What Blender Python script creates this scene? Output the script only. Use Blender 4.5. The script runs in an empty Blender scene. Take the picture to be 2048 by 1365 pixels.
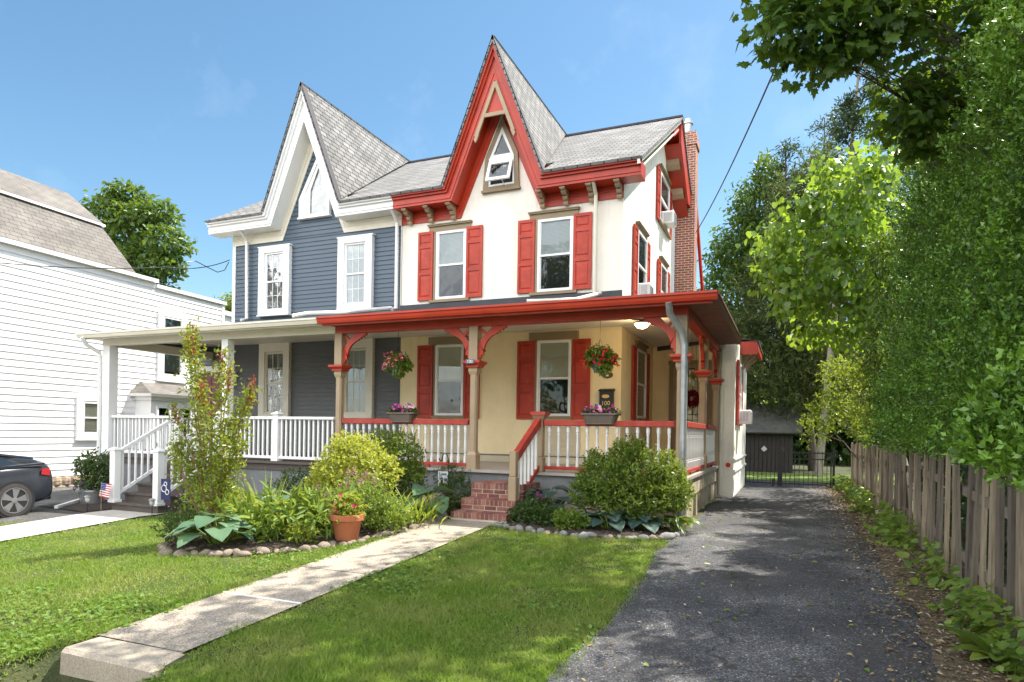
import bpy, bmesh, math, random
import numpy as np
from mathutils import Vector, Matrix
random.seed(11)
rng = np.random.default_rng(11)
S = bpy.context.scene
COL = S.collection
R = math.radians
PI = math.pi

# ------------------------------------------------------------------ materials
MATS = {}

def _n(nt, kind, **kw):
    n = nt.nodes.new(kind)
    for k, v in kw.items():
        setattr(n, k, v)
    return n

def c4(c):
    return (c[0], c[1], c[2], 1.0)

def ramp(nt, fac, stops):
    r = _n(nt, 'ShaderNodeValToRGB')
    els = r.color_ramp.elements
    while len(els) < len(stops):
        els.new(0.5)
    for e, (p, c) in zip(els, stops):
        e.position = p
        e.color = c4(c)
    nt.links.new(fac, r.inputs[0])
    return r.outputs[0]

def noise(nt, vec, scale, detail=4, rough=.6):
    n = _n(nt, 'ShaderNodeTexNoise')
    n.inputs['Scale'].default_value = scale
    n.inputs['Detail'].default_value = detail
    n.inputs['Roughness'].default_value = rough
    nt.links.new(vec, n.inputs['Vector'])
    return n.outputs[0]

def mixc(nt, fac, a, b, mode='MIX'):
    m = _n(nt, 'ShaderNodeMix', data_type='RGBA', blend_type=mode)
    for sock, v in ((m.inputs[0], fac), (m.inputs[6], a), (m.inputs[7], b)):
        if isinstance(v, (int, float)):
            sock.default_value = v
        elif isinstance(v, tuple):
            sock.default_value = c4(v)
        else:
            nt.links.new(v, sock)
    return m.outputs[2]

def new_mat(name):
    m = bpy.data.materials.new(name)
    m.use_nodes = True
    nt = m.node_tree
    nt.nodes.clear()
    out = _n(nt, 'ShaderNodeOutputMaterial')
    p = _n(nt, 'ShaderNodeBsdfPrincipled')
    nt.links.new(p.outputs[0], out.inputs[0])
    MATS[name] = m
    return m, nt, p, out

def coords(nt, kind='Object', scale=None):
    tc = _n(nt, 'ShaderNodeTexCoord')
    v = tc.outputs[kind]
    if scale:
        mp = _n(nt, 'ShaderNodeMapping')
        mp.inputs['Scale'].default_value = scale
        nt.links.new(v, mp.inputs[0])
        v = mp.outputs[0]
    return v

def bump(nt, p, h, strength=.3, dist=.01):
    b = _n(nt, 'ShaderNodeBump')
    b.inputs['Strength'].default_value = strength
    b.inputs['Distance'].default_value = dist
    nt.links.new(h, b.inputs['Height'])
    nt.links.new(b.outputs[0], p.inputs['Normal'])

def paint(name, col, rough=.5, var=.12, vscale=1.5, bscale=60, bstr=.15, bdist=.004, metal=0.0, spec=.5, dirt=None, dirt_amt=.35, dscale=2.2, stretch=None, dstretch=None):
    m, nt, p, out = new_mat(name)
    v = coords(nt, 'Object', stretch)
    n1 = noise(nt, v, vscale, 5)
    lo = tuple(x * (1 - var) for x in col)
    hi = tuple(min(1, x * (1 + var)) for x in col)
    c = ramp(nt, n1, [(.3, lo), (.7, hi)])
    if dirt:
        n2 = noise(nt, coords(nt, 'Object', dstretch) if dstretch else v, dscale, 8, .7)
        f = ramp(nt, n2, [(.52, (0, 0, 0)), (.75, (dirt_amt,) * 3)])
        c = mixc(nt, f, c, tuple(dirt))
    nt.links.new(c, p.inputs['Base Color'])
    p.inputs['Roughness'].default_value = rough
    p.inputs['Metallic'].default_value = metal
    p.inputs['Specular IOR Level'].default_value = spec
    if bstr:
        bump(nt, p, noise(nt, v, bscale, 3), bstr, bdist)
    return m

def bricky(name, bw, bh, mortar, c1, c2, cm, offset=.5, rough=.85, bstr=.6, bdist=.01, msmooth=.1, var=.3):
    m, nt, p, out = new_mat(name)
    v = coords(nt, 'UV')
    b = _n(nt, 'ShaderNodeTexBrick')
    b.offset = offset
    b.inputs['Scale'].default_value = 1
    b.inputs['Brick Width'].default_value = bw
    b.inputs['Row Height'].default_value = bh
    b.inputs['Mortar Size'].default_value = mortar
    b.inputs['Mortar Smooth'].default_value = msmooth
    b.inputs['Color1'].default_value = c4(c1)
    b.inputs['Color2'].default_value = c4(c2)
    b.inputs['Mortar'].default_value = c4(cm)
    nt.links.new(v, b.inputs['Vector'])
    ob = coords(nt, 'Object')
    n1 = noise(nt, ob, 1.3, 6)
    f = ramp(nt, n1, [(.3, (1 - var,) * 3), (.7, (1 + var * .4,) * 3)])
    c = mixc(nt, 1.0, b.outputs[0], f, 'MULTIPLY')
    n2 = noise(nt, ob, 90, 3)
    f2 = ramp(nt, n2, [(.3, (.75,) * 3), (.7, (1.15,) * 3)])
    c = mixc(nt, 1.0, c, f2, 'MULTIPLY')
    nt.links.new(c, p.inputs['Base Color'])
    p.inputs['Roughness'].default_value = rough
    inv = _n(nt, 'ShaderNodeMath', operation='MULTIPLY_ADD')
    nt.links.new(b.outputs[1], inv.inputs[0])
    inv.inputs[1].default_value = -1
    nt.links.new(n2, inv.inputs[2])
    bump(nt, p, inv.outputs[0], bstr, bdist)
    return m

def leafmat(name, cols, trans=.45, tcol=None, rough=.42, spec=.4, patch=None, pscale=.6):
    """foliage: colour differs from leaf to leaf; part of the light passes through the blade"""
    m, nt, p, out = new_mat(name)
    geo = _n(nt, 'ShaderNodeNewGeometry')
    k = len(cols)
    c = ramp(nt, geo.outputs['Random Per Island'], [((i + .5) / k, col) for i, col in enumerate(cols)])
    if patch:
        n1 = noise(nt, coords(nt, 'Object'), pscale, 4)
        f = ramp(nt, n1, [(.42, (0, 0, 0)), (.62, (1, 1, 1))])
        c = mixc(nt, f, c, mixc(nt, .75, c, tuple(patch)))
    nt.links.new(c, p.inputs['Base Color'])
    p.inputs['Roughness'].default_value = rough
    p.inputs['Specular IOR Level'].default_value = spec
    if trans > 0:
        t = _n(nt, 'ShaderNodeBsdfTranslucent')
        tc = mixc(nt, .6, c, tuple(tcol or (.42, .55, .04)))
        nt.links.new(tc, t.inputs[0])
        mx = _n(nt, 'ShaderNodeMixShader')
        mx.inputs[0].default_value = trans
        nt.links.new(p.outputs[0], mx.inputs[1])
        nt.links.new(t.outputs[0], mx.inputs[2])
        nt.links.new(mx.outputs[0], out.inputs[0])
    return m

RED = paint('red_trim_paint', (.43, .034, .010), .42, .2, 2.5, dirt=(.20, .03, .015), dirt_amt=.5, dscale=5)
SHUT = paint('red_shutter_paint', (.40, .030, .008), .5, .2, 3.0, dirt=(.5, .2, .16), dirt_amt=.14, dscale=6)
CAPRED = paint('faded_red_rail_paint', (.36, .032, .018), .55, .25, 5, dirt=(.30, .14, .10), dirt_amt=.4, dscale=5)
TAUPE = paint('taupe_paint', (.34, .25, .155), .55, .1, 3)
TAUPE2 = paint('taupe_trim_paint', (.25, .185, .105), .55, .1, 3)
WHITE = paint('white_paint', (.74, .735, .71), .45, .05, 2, dirt=(.55, .52, .45), dirt_amt=.2)
WHITEV = paint('white_vinyl', (.80, .80, .79), .35, .03, 2)
CREAMW = paint('cream_white_trim', (.70, .655, .54), .5, .06, 2)
STUC = paint('cream_stucco', (.83, .785, .695), .9, .07, 1.1, bscale=24, bstr=.45, bdist=.02, dirt=(.40, .37, .31), dirt_amt=.42, dscale=2.6, dstretch=(1, 1, .16))
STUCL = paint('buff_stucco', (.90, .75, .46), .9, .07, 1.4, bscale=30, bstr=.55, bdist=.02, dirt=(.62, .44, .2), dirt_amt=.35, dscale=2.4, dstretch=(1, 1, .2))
SAGE = paint('sage_panel_paint', (.56, .49, .34), .6, .06, 2)
BLUE = paint('blue_vinyl_siding', (.064, .094, .126), .5, .08, 3, bscale=25, stretch=(1, 1, 8))
GREYSID = paint('charcoal_vinyl_siding', (.115, .12, .125), .5, .08, 3, bscale=25, stretch=(1, 1, 8))
WSID = paint('white_siding', (.80, .795, .78), .5, .04, 1.5, dirt=(.6, .57, .5), dirt_amt=.15)
PORCHF = paint('grey_porch_floor', (.36, .32, .285), .5, .2, 3, stretch=(1, 6, 1))
SKIRT = paint('grey_skirt', (.16, .165, .17), .8, .25, 2, bscale=20, bstr=.5, bdist=.02)
CEIL = paint('porch_ceiling_paint', (.74, .70, .58), .6, .05, 2)
SOFW = paint('white_soffit', (.72, .70, .64), .5, .04, 3)
DARKWOOD = paint('weathered_dark_wood', (.16, .07, .045), .7, .35, 4, stretch=(1, 4, 1))
BOARDS = paint('weathered_skirt_boards', (.42, .35, .25), .85, .3, 4, bscale=18, bstr=.5, bdist=.015, dirt=(.18, .15, .1), dirt_amt=.6)
GALV = paint('galvanised_metal', (.46, .47, .48), .38, .2, 4, metal=.7, bstr=0)
DARK = paint('black_metal', (.015, .015, .016), .45, .2, 5, bstr=0)
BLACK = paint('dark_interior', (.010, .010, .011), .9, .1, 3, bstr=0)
STEPW = paint('composite_decking', (.085, .07, .058), .6, .2, 5, stretch=(1, 5, 5))
SHING = bricky('grey_shingles', .30, .15, .013, (.29, .285, .275), (.19, .186, .18), (.032, .032, .033), .5, .95, .9, .016)
SHINGD = bricky('dark_shingles', .30, .14, .010, (.085, .085, .09), (.06, .06, .065), (.02, .02, .02), .5, .95, .6, .012)
SHINGB = bricky('brown_grey_shingles', .34, .17, .009, (.205, .187, .168), (.165, .15, .135), (.075, .07, .064), .5, .95, .6, .012)
BRICK = bricky('red_chimney_brick', .215, .075, .011, (.34, .085, .05), (.24, .06, .04), (.52, .45, .36))
MORTAR = paint('mortar', (.50, .42, .34), .95, .15, 6, bscale=60, bstr=.4, bdist=.006)
FLASH = paint('dark_flashing', (.035, .04, .047), .6, .3, 2)
EDGE = paint('shingle_edge', (.045, .04, .048), .8, .3, 9)

def brickunit():
    m, nt, p, out = new_mat('step_brick')
    geo = _n(nt, 'ShaderNodeNewGeometry')
    c = ramp(nt, geo.outputs['Random Per Island'], [(.1, (.15, .055, .045)), (.4, (.24, .09, .065)), (.7, (.19, .07, .06)), (.95, (.30, .14, .10))])
    n1 = noise(nt, coords(nt, 'Object'), 35, 5)
    c = mixc(nt, 1.0, c, ramp(nt, n1, [(.3, (.7,) * 3), (.7, (1.25,) * 3)]), 'MULTIPLY')
    n3 = noise(nt, coords(nt, 'Object'), 7, 6)
    c = mixc(nt, ramp(nt, n3, [(.55, (0,) * 3), (.75, (.4,) * 3)]), c, (.42, .36, .30))
    nt.links.new(c, p.inputs['Base Color'])
    p.inputs['Roughness'].default_value = .9
    bump(nt, p, n1, .5, .008)
    return m
STEPBRICK = brickunit()

def glassmat(name, tint):
    """clear pane: see-through, with the mirror image of sky and street growing towards grazing angles"""
    m, nt, p, out = new_mat(name)
    nt.nodes.remove(p)
    tr = _n(nt, 'ShaderNodeBsdfTransparent'); tr.inputs[0].default_value = c4(tint)
    gl = _n(nt, 'ShaderNodeBsdfGlossy'); gl.inputs['Roughness'].default_value = .015
    fr = _n(nt, 'ShaderNodeFresnel'); fr.inputs[0].default_value = 1.5
    v = coords(nt, 'Object')
    b = _n(nt, 'ShaderNodeBump'); b.inputs['Strength'].default_value = .16; b.inputs['Distance'].default_value = .06
    nt.links.new(noise(nt, v, 1.7, 2), b.inputs['Height'])
    nt.links.new(b.outputs[0], gl.inputs['Normal'])
    mu = _n(nt, 'ShaderNodeMath', operation='MULTIPLY_ADD'); mu.inputs[1].default_value = .85; mu.inputs[2].default_value = .01
    nt.links.new(fr.outputs[0], mu.inputs[0])
    mx = _n(nt, 'ShaderNodeMixShader')
    nt.links.new(mu.outputs[0], mx.inputs[0]); nt.links.new(tr.outputs[0], mx.inputs[1]); nt.links.new(gl.outputs[0], mx.inputs[2])
    nt.links.new(mx.outputs[0], out.inputs[0])
    return m
GLASS = glassmat('window_glass', (.95, .97, .965))

def blindmat(name, col, rowh=.03):
    m, nt, p, out = new_mat(name)
    v = coords(nt, 'UV')
    w = _n(nt, 'ShaderNodeTexWave', wave_type='BANDS', bands_direction='Y', wave_profile='SIN')
    w.inputs['Scale'].default_value = .314 / rowh
    w.inputs['Distortion'].default_value = .15
    nt.links.new(v, w.inputs[0])
    c = ramp(nt, w.outputs[1], [(.15, tuple(x * .72 for x in col)), (.5, col)])
    nt.links.new(c, p.inputs['Base Color'])
    p.inputs['Roughness'].default_value = .6
    return m
BLIND = blindmat('pale_slat_blind', (.47, .50, .515))
SHADE = paint('roller_shade', (.66, .63, .50), .8, .05, 3)

# ------------------------------------------------------------------ mesh builder
ORG = {}

def FY(y0):
    return lambda u, w, z: (u, y0 - w, z)

def FX(x0):
    return lambda u, w, z: (x0 + w, u, z)

def ID(x, y, z):
    return (x, y, z)

class MB:
    def __init__(s, T=ID):
        s.v, s.f, s.m, s.T = [], [], [], T

    def add(s, vs, fs, m=0):
        o = len(s.v)
        s.v += [s.T(*p) for p in vs]
        for f in fs:
            s.f.append([i + o for i in f])
            s.m.append(m)
        return s

    def box(s, x0, x1, y0, y1, z0, z1, m=0):
        v = [(x0, y0, z0), (x1, y0, z0), (x1, y1, z0), (x0, y1, z0), (x0, y0, z1), (x1, y0, z1), (x1, y1, z1), (x0, y1, z1)]
        return s.add(v, [(0, 3, 2, 1), (4, 5, 6, 7), (0, 1, 5, 4), (1, 2, 6, 5), (2, 3, 7, 6), (3, 0, 4, 7)], m)

    def hull(s, bot, top, m=0):
        n = len(bot)
        v = list(bot) + list(top)
        f = [tuple(range(n - 1, -1, -1)), tuple(range(n, 2 * n))]
        f += [(i, (i + 1) % n, n + (i + 1) % n, n + i) for i in range(n)]
        return s.add(v, f, m)

    def prism(s, poly, w0, w1, m=0):
        """polygon given in (u, z), extruded along w"""
        return s.hull([(u, w0, z) for u, z in poly], [(u, w1, z) for u, z in poly], m)

    def prismx(s, poly, x0, x1, m=0):
        return s.hull([(x0, y, z) for y, z in poly], [(x1, y, z) for y, z in poly], m)

    def prismz(s, poly, z0, z1, m=0):
        return s.hull([(x, y, z0) for x, y in poly], [(x, y, z1) for x, y in poly], m)

    def slab(s, pts, t, m=0):
        a, b, c = Vector(pts[0]), Vector(pts[1]), Vector(pts[2])
        n = (b - a).cross(c - a).normalized()
        if n.z < 0:
            n = -n
        return s.hull([tuple(Vector(p) - n * t) for p in pts], pts, m)

    def beam(s, p0, p1, wd, dp, up=(0, 0, 1), m=0):
        p0, p1 = Vector(p0), Vector(p1)
        d = (p1 - p0).normalized()
        a = d.cross(Vector(up)).normalized() * wd / 2
        b = a.cross(d).normalized() * dp / 2
        q = [a + b, -a + b, -a - b, a - b]
        return s.hull([tuple(p0 + k) for k in q], [tuple(p1 + k) for k in q], m)

    def tube(s, pts, r, n=8, m=0, cap=True):
        pts = [Vector(p) for p in pts]
        rs = r if isinstance(r, (list, tuple)) else [r] * len(pts)
        ring = []
        o = len(s.v)
        ref = None
        for i, p in enumerate(pts):
            d = (pts[min(i + 1, len(pts) - 1)] - pts[max(i - 1, 0)]).normalized()
            if ref is None:
                ref = d.orthogonal().normalized()
            ref = (ref - d * ref.dot(d))
            ref = ref.normalized() if ref.length > 1e-6 else d.orthogonal().normalized()
            b = d.cross(ref)
            for k in range(n):
                a = 2 * PI * k / n
                s.v.append(s.T(*(p + (ref * math.cos(a) + b * math.sin(a)) * rs[i])))
        for i in range(len(pts) - 1):
            for k in range(n):
                s.f.append([o + i * n + k, o + i * n + (k + 1) % n, o + (i + 1) * n + (k + 1) % n, o + (i + 1) * n + k])
                s.m.append(m)
        if cap:
            s.f.append([o + k for k in range(n - 1, -1, -1)]); s.m.append(m)
            e = o + (len(pts) - 1) * n
            s.f.append([e + k for k in range(n)]); s.m.append(m)
        return s

    def lathe(s, c, prof, n=12, m=0, sx=1, sy=1, phase=0):
        o = len(s.v)
        for r, z in prof:
            for k in range(n):
                a = 2 * PI * k / n + phase
                s.v.append(s.T(c[0] + r * math.cos(a) * sx, c[1] + r * math.sin(a) * sy, c[2] + z))
        for i in range(len(prof) - 1):
            for k in range(n):
                s.f.append([o + i * n + k, o + i * n + (k + 1) % n, o + (i + 1) * n + (k + 1) % n, o + (i + 1) * n + k]); s.m.append(m)
        s.f.append([o + k for k in range(n - 1, -1, -1)]); s.m.append(m)
        e = o + (len(prof) - 1) * n
        s.f.append([e + k for k in range(n)]); s.m.append(m)
        return s

    def quad(s, a, b, c, d, m=0):
        return s.add([a, b, c, d], [(0, 1, 2, 3)], m)

    def build(s, name, mats, parent=None, loc=None, smooth=False, bevel=0, recalc=True, **tags):
        if not isinstance(mats, (list, tuple)):
            mats = [mats]
        org = ORG.get(parent.name, Vector((0, 0, 0))) if parent else Vector(loc or (0, 0, 0))
        me = bpy.data.meshes.new(name)
        me.from_pydata([tuple(Vector(p) - org) for p in s.v], [], s.f)
        for mt in mats:
            me.materials.append(mt)
        me.polygons.foreach_set('material_index', s.m)
        if recalc:
            bm = bmesh.new(); bm.from_mesh(me)
            bmesh.ops.recalc_face_normals(bm, faces=bm.faces)
            bm.to_mesh(me); bm.free()
        if smooth:
            me.polygons.foreach_set('use_smooth', [True] * len(me.polygons))
            me.set_sharp_from_angle(angle=R(40))
        autouv(me, org)
        o = bpy.data.objects.new(name, me)
        COL.objects.link(o)
        if parent:
            o.parent = parent
            ORG[o.name] = org
        else:
            o.location = org
            ORG[o.name] = org
        if bevel:
            md = o.modifiers.new('edge', 'BEVEL')
            md.width = bevel; md.segments = 1; md.limit_method = 'ANGLE'; md.angle_limit = R(50)
        for k, v in tags.items():
            o[k] = v
        return o

def autouv(me, org):
    """a flat metre-scaled unwrapping: v runs up each face, u along it"""
    uv = me.uv_layers.new(name='UVMap')
    nv = len(me.vertices)
    co = np.empty(nv * 3); me.vertices.foreach_get('co', co); co = co.reshape(-1, 3) + np.array(org)
    nl = len(me.loops)
    li = np.empty(nl, dtype=np.int32); me.loops.foreach_get('vertex_index', li)
    npoly = len(me.polygons)
    ls = np.empty(npoly, dtype=np.int32); me.polygons.foreach_get('loop_total', ls)
    nn = np.empty(npoly * 3); me.polygons.foreach_get('normal', nn); nn = nn.reshape(-1, 3)
    fn = np.repeat(nn, ls, axis=0)
    flat = np.abs(fn[:, 2]) > .97
    U = np.stack([-fn[:, 1], fn[:, 0], np.zeros(nl)], 1)
    U[flat] = (1, 0, 0)
    U /= np.maximum(np.linalg.norm(U, axis=1, keepdims=True), 1e-9)
    V = np.cross(fn, U)
    P = co[li]
    out = np.stack([(P * U).sum(1), (P * V).sum(1)], 1)
    uv.data.foreach_set('uv', out.astype(np.float32).ravel())

def thing(name, label, cat, loc=(0, 0, 0), group=None):
    o = bpy.data.objects.new(name, None)
    o.empty_display_size = .2
    COL.objects.link(o)
    o.location = loc
    o['label'] = label; o['category'] = cat
    if group:
        o['group'] = group
    ORG[o.name] = Vector(loc)
    return o

def tag(o, label, cat, group=None, kind=None):
    o['label'] = label; o['category'] = cat
    if group:
        o['group'] = group
    if kind:
        o['kind'] = kind
    return o

KIDS = {}

def dup(root, loc, rotz=0, scale=1, label=None):
    def cp(o, parent):
        c = o.copy(); COL.objects.link(c)
        if parent:
            c.parent = parent
        for ch in o.children:
            cp(ch, c)
        return c
    c = cp(root, None)
    c.location = loc; c.rotation_euler = (0, 0, rotz); c.scale = (scale,) * 3
    if label:
        c['label'] = label
    return c

def lettering(txt, size, T, mat, name, parent, u, w, z, align='CENTER', depth=.004, spacing=1.0):
    """a text set as solid letters on the plane T(u, w, z)"""
    cu = bpy.data.curves.new(name, 'FONT')
    cu.body = txt; cu.size = size; cu.align_x = align; cu.extrude = depth; cu.space_line = spacing
    tmp = bpy.data.objects.new(name + '_src', cu)
    COL.objects.link(tmp)
    dg = bpy.context.evaluated_depsgraph_get(); dg.update()
    me = bpy.data.meshes.new_from_object(tmp.evaluated_get(dg))
    bpy.data.objects.remove(tmp)
    org = ORG[parent.name]
    for v in me.vertices:
        p = Vector(T(u + v.co.x, w + v.co.z + depth, z + v.co.y)) - org
        v.co = p
    me.materials.clear(); me.materials.append(mat)
    o = bpy.data.objects.new(name, me)
    COL.objects.link(o); o.parent = parent
    ORG[o.name] = org
    return o

# ------------------------------------------------------------------ terrain
def sst(t):
    t = np.clip(t, 0, 1)
    return t * t * (3 - 2 * t)

def gz(x, y):
    """height of the ground: level by the houses, falling to the street and to the left"""
    return (-.05 * np.maximum(0, 9 - y) - .34 * sst((-6 - x) / 6.) - .10 * sst((-13 - x) / 5) - .20 * sst((3.0 - y) / .5)
            - .36 * sst((3.36 - y) / .16) * sst((.64 - np.abs(x + 4.64)) / .10) * sst((y - 2.5) / .3))

def gp(x, y, dz=0):
    return (x, y, float(gz(x, y)) + dz)

# ------------------------------------------------------------------ camera, light, sky
cam = bpy.data.cameras.new('camera')
co = bpy.data.objects.new('camera', cam); COL.objects.link(co)
YAW, ROLL = .4013, .0162
cc, ss_ = math.cos(YAW), math.sin(YAW)
Rv = Vector((cc, ss_, 0)); Fv = Vector((-ss_, cc, 0)); Uv = Vector((0, 0, 1))
R3 = Rv * math.cos(ROLL) + Uv * math.sin(ROLL)
U3 = Uv * math.cos(ROLL) - Rv * math.sin(ROLL)
mw = Matrix.Identity(4)
for i in range(3):
    mw[i][0] = R3[i]; mw[i][1] = U3[i]; mw[i][2] = -Fv[i]
mw[0][3], mw[1][3], mw[2][3] = 0, 0, 1.45
co.matrix_world = mw
cam.sensor_width = 36; cam.lens = 1310. / 2048 * 36
cam.shift_y = (865.3 - 682.5) / 2048
cam.clip_start = .05; cam.clip_end = 3000
S.camera = co

SKYGAM, SKYSAT, SKYVAL, FILLCLOUD = 1.0, 1.14, .58, 14.0
def _mul(nt, a, k):
    m = _n(nt, 'ShaderNodeMath', operation='MULTIPLY'); nt.links.new(a, m.inputs[0]); m.inputs[1].default_value = k
    return m.outputs[0]
SX, SY = .42, .44                      # horizontal run of the sun's ray per metre of height
sd = Vector((SX, SY, 1)).normalized()
el = math.asin(sd.z); az = math.atan2(SX, SY)
sun = bpy.data.lights.new('sun', 'SUN')
sun.energy = 4.8; sun.angle = R(.53); sun.color = (1.0, .94, .84)
so = bpy.data.objects.new('sun', sun); COL.objects.link(so)
so.rotation_euler = sd.to_track_quat('Z', 'Y').to_euler()
so.location = (10, 10, 30)
W = bpy.data.worlds.new('World'); S.world = W; W.use_nodes = True
nt = W.node_tree; nt.nodes.clear()
sky = _n(nt, 'ShaderNodeTexSky', sky_type='NISHITA')
sky.sun_disc = False; sky.sun_elevation = el; sky.sun_rotation = az
sky.air_density = 1.0; sky.dust_density = .6; sky.ozone_density = 1.0; sky.altitude = 100
bg = _n(nt, 'ShaderNodeBackground'); bg.inputs[1].default_value = .15
wo = _n(nt, 'ShaderNodeOutputWorld')
# unseen bright cloud added behind the camera, lifting the shade on the house fronts
tcw = _n(nt, 'ShaderNodeTexCoord')
sx = _n(nt, 'ShaderNodeSeparateXYZ'); nt.links.new(tcw.outputs['Generated'], sx.inputs[0])
my = ramp(nt, _mul(nt, sx.outputs[1], -1.0), [(.05, (0, 0, 0)), (.45, (1, 1, 1))])
mz_ = ramp(nt, sx.outputs[2], [(.0, (0, 0, 0)), (.12, (1, 1, 1))])
cn = ramp(nt, noise(nt, tcw.outputs['Generated'], 2.6, 7, .55), [(.36, (0, 0, 0)), (.58, (1, 1, 1))])
cm = mixc(nt, 1.0, mixc(nt, 1.0, my, mz_, 'MULTIPLY'), cn, 'MULTIPLY')
wisp = ramp(nt, noise(nt, tcw.outputs['Generated'], 3.2, 8, .6), [(.55, (0, 0, 0)), (.85, (.22, .22, .22))])
gm = _n(nt, 'ShaderNodeGamma'); gm.inputs[1].default_value = SKYGAM; nt.links.new(sky.outputs[0], gm.inputs[0])
hs = _n(nt, 'ShaderNodeHueSaturation'); hs.inputs['Saturation'].default_value = SKYSAT; hs.inputs['Hue'].default_value = .487; hs.inputs['Value'].default_value = SKYVAL; nt.links.new(gm.outputs[0], hs.inputs['Color'])
c0 = mixc(nt, wisp, hs.outputs[0], (4.5, 4.6, 4.7))
nt.links.new(mixc(nt, cm, c0, (FILLCLOUD, FILLCLOUD, FILLCLOUD * 1.02)), bg.inputs[0]); nt.links.new(bg.outputs[0], wo.inputs[0])
S.view_settings.view_transform = 'Standard'; S.view_settings.look = 'None'
S.view_settings.exposure = 1.27; S.view_settings.gamma = 1
S.render.engine = 'CYCLES'
DENOISE = True
S.cycles.max_bounces = 8; S.cycles.transparent_max_bounces = 12
S.cycles.sample_clamp_indirect = 6
S.cycles.use_denoising = DENOISE
# ================================================================== the twin house
YW = 14.24          # plane of the front walls
F0 = FY(YW)
red = thing('twin_house', 'cream stucco half of the twin house with red trim and red shutters', 'house', (-6.3, YW, 0))
blu = thing('twin_house', 'blue clapboard half of the twin house with white trim and white railings', 'house', (-12.0, YW, 0))

def gl_lin(n, a, b):
    return [a + (b - a) * i / n for i in range(n + 1)]

def window(parent, T, u0, u1, z0, z1, fmat=WHITEV, fw=.055, cols=1, rows=1, blind=None, bfrac=.5, mid=.5, w0=.0):
    mb = MB(T)
    mb.box(u0, u0 + fw, w0, w0 + .06, z0, z1)
    mb.box(u1 - fw, u1, w0, w0 + .06, z0, z1)
    mb.box(u0 + fw, u1 - fw, w0, w0 + .06, z1 - fw, z1)
    mb.box(u0 + fw, u1 - fw, w0, w0 + .065, z0, z0 + fw)
    zm = z0 + (z1 - z0) * mid
    mb.box(u0 + fw, u1 - fw, w0 + .002, w0 + .052, zm - .022, zm + .022)
    a0, a1 = u0 + fw, u1 - fw
    for (b0, b1, wz) in ((z0 + fw, zm - .022, .018), (zm + .022, z1 - fw, .03)):
        mb.box(a0, a0 + .022, w0, w0 + wz + .012, b0, b1)
        mb.box(a1 - .022, a1, w0, w0 + wz + .012, b0, b1)
        if cols > 1:
            for i in range(1, cols):
                x = a0 + .022 + (a1 - a0 - .044) * i / cols
                mb.box(x - .007, x + .007, w0 + wz - .004, w0 + wz + .006, b0, b1)
            for j in range(1, rows):
                z = b0 + (b1 - b0) * j / rows
                mb.box(a0 + .022, a1 - .022, w0 + wz - .003, w0 + wz + .005, z - .007, z + .007)
    fr = mb.build('window', fmat, parent)
    for (b0, b1, wz) in ((z0 + fw, zm - .022, .018), (zm + .022, z1 - fw, .03)):
        MB(T).box(a0 + .022, a1 - .022, w0 + wz, w0 + wz + .004, b0, b1).build('pane', GLASS, fr)
    MB(T).box(a0, a1, w0 - .002, w0 + .003, z0 + fw, z1 - fw).build('dark_backing', BLACK, fr)  # black sheet behind the glass stands for the unlit room
    if blind:
        zb = z1 - fw - (z1 - z0 - 2 * fw) * bfrac
        MB(T).box(a0 + .02, a1 - .02, w0 + .006, w0 + .010, zb, z1 - fw).build('blind', blind, fr)
    return fr

def casing(parent, T, u0, u1, z0, z1, cw, mat, top=None, w=.075, bot=None):
    top = cw if top is None else top
    bot = cw if bot is None else bot
    mb = MB(T)
    mb.box(u0, u0 + cw, 0, w, z0, z1)
    mb.box(u1 - cw, u1, 0, w, z0, z1)
    mb.box(u0 + cw, u1 - cw, 0, w, z1 - top, z1)
    mb.box(u0 + cw, u1 - cw, 0, w, z0, z0 + bot)
    mb.box(u0 - .02, u1 + .02, 0, w + .025, z0 - .035, z0)
    return mb.build('window_casing', mat, parent)

def shutter(parent, T, u0, u1, z0, z1, mat=SHUT, rails=(0, .39, .78, 1)):
    mb = MB(T)
    st = .055
    mb.box(u0, u1, .015, .040, z0, z1)
    mb.box(u0, u0 + st, .040, .058, z0, z1)
    mb.box(u1 - st, u1, .040, .058, z0, z1)
    n = len(rails)
    for i, r in enumerate(rails):
        z = z0 + (z1 - z0) * r
        lo, hi = (z, z + .08) if i == 0 else ((z - .07, z) if i == n - 1 else (z - .035, z + .035))
        mb.box(u0 + st, u1 - st, .040, .058, lo, hi)
    for a, b in zip(rails[:-1], rails[1:]):
        za = z0 + (z1 - z0) * a + .10; zb = z0 + (z1 - z0) * b - .09
        mb.hull([(u0 + st + .02, .040, za), (u1 - st - .02, .040, za), (u1 - st - .02, .040, zb), (u0 + st + .02, .040, zb)],
                [(u0 + st + .045, .052, za + .025), (u1 - st - .045, .052, za + .025), (u1 - st - .045, .052, zb - .025), (u0 + st + .045, .052, zb - .025)])
    return mb.build('shutter', mat, parent)

def lintel(parent, T, u0, u1, z0, z1, mat=TAUPE2):
    mb = MB(T)
    mb.box(u0 + .02, u1 - .02, 0, .045, z0, z1 - .05)
    mb.box(u0, u1, 0, .085, z1 - .05, z1 - .02)
    mb.box(u0 - .015, u1 + .015, 0, .10, z1 - .02, z1)
    return mb.build('lintel', mat, parent)

def sill(parent, T, u0, u1, z0, z1, mat=TAUPE2, w=.09):
    return MB(T).box(u0, u1, 0, w, z0, z1).build('window_sill', mat, parent)

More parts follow.
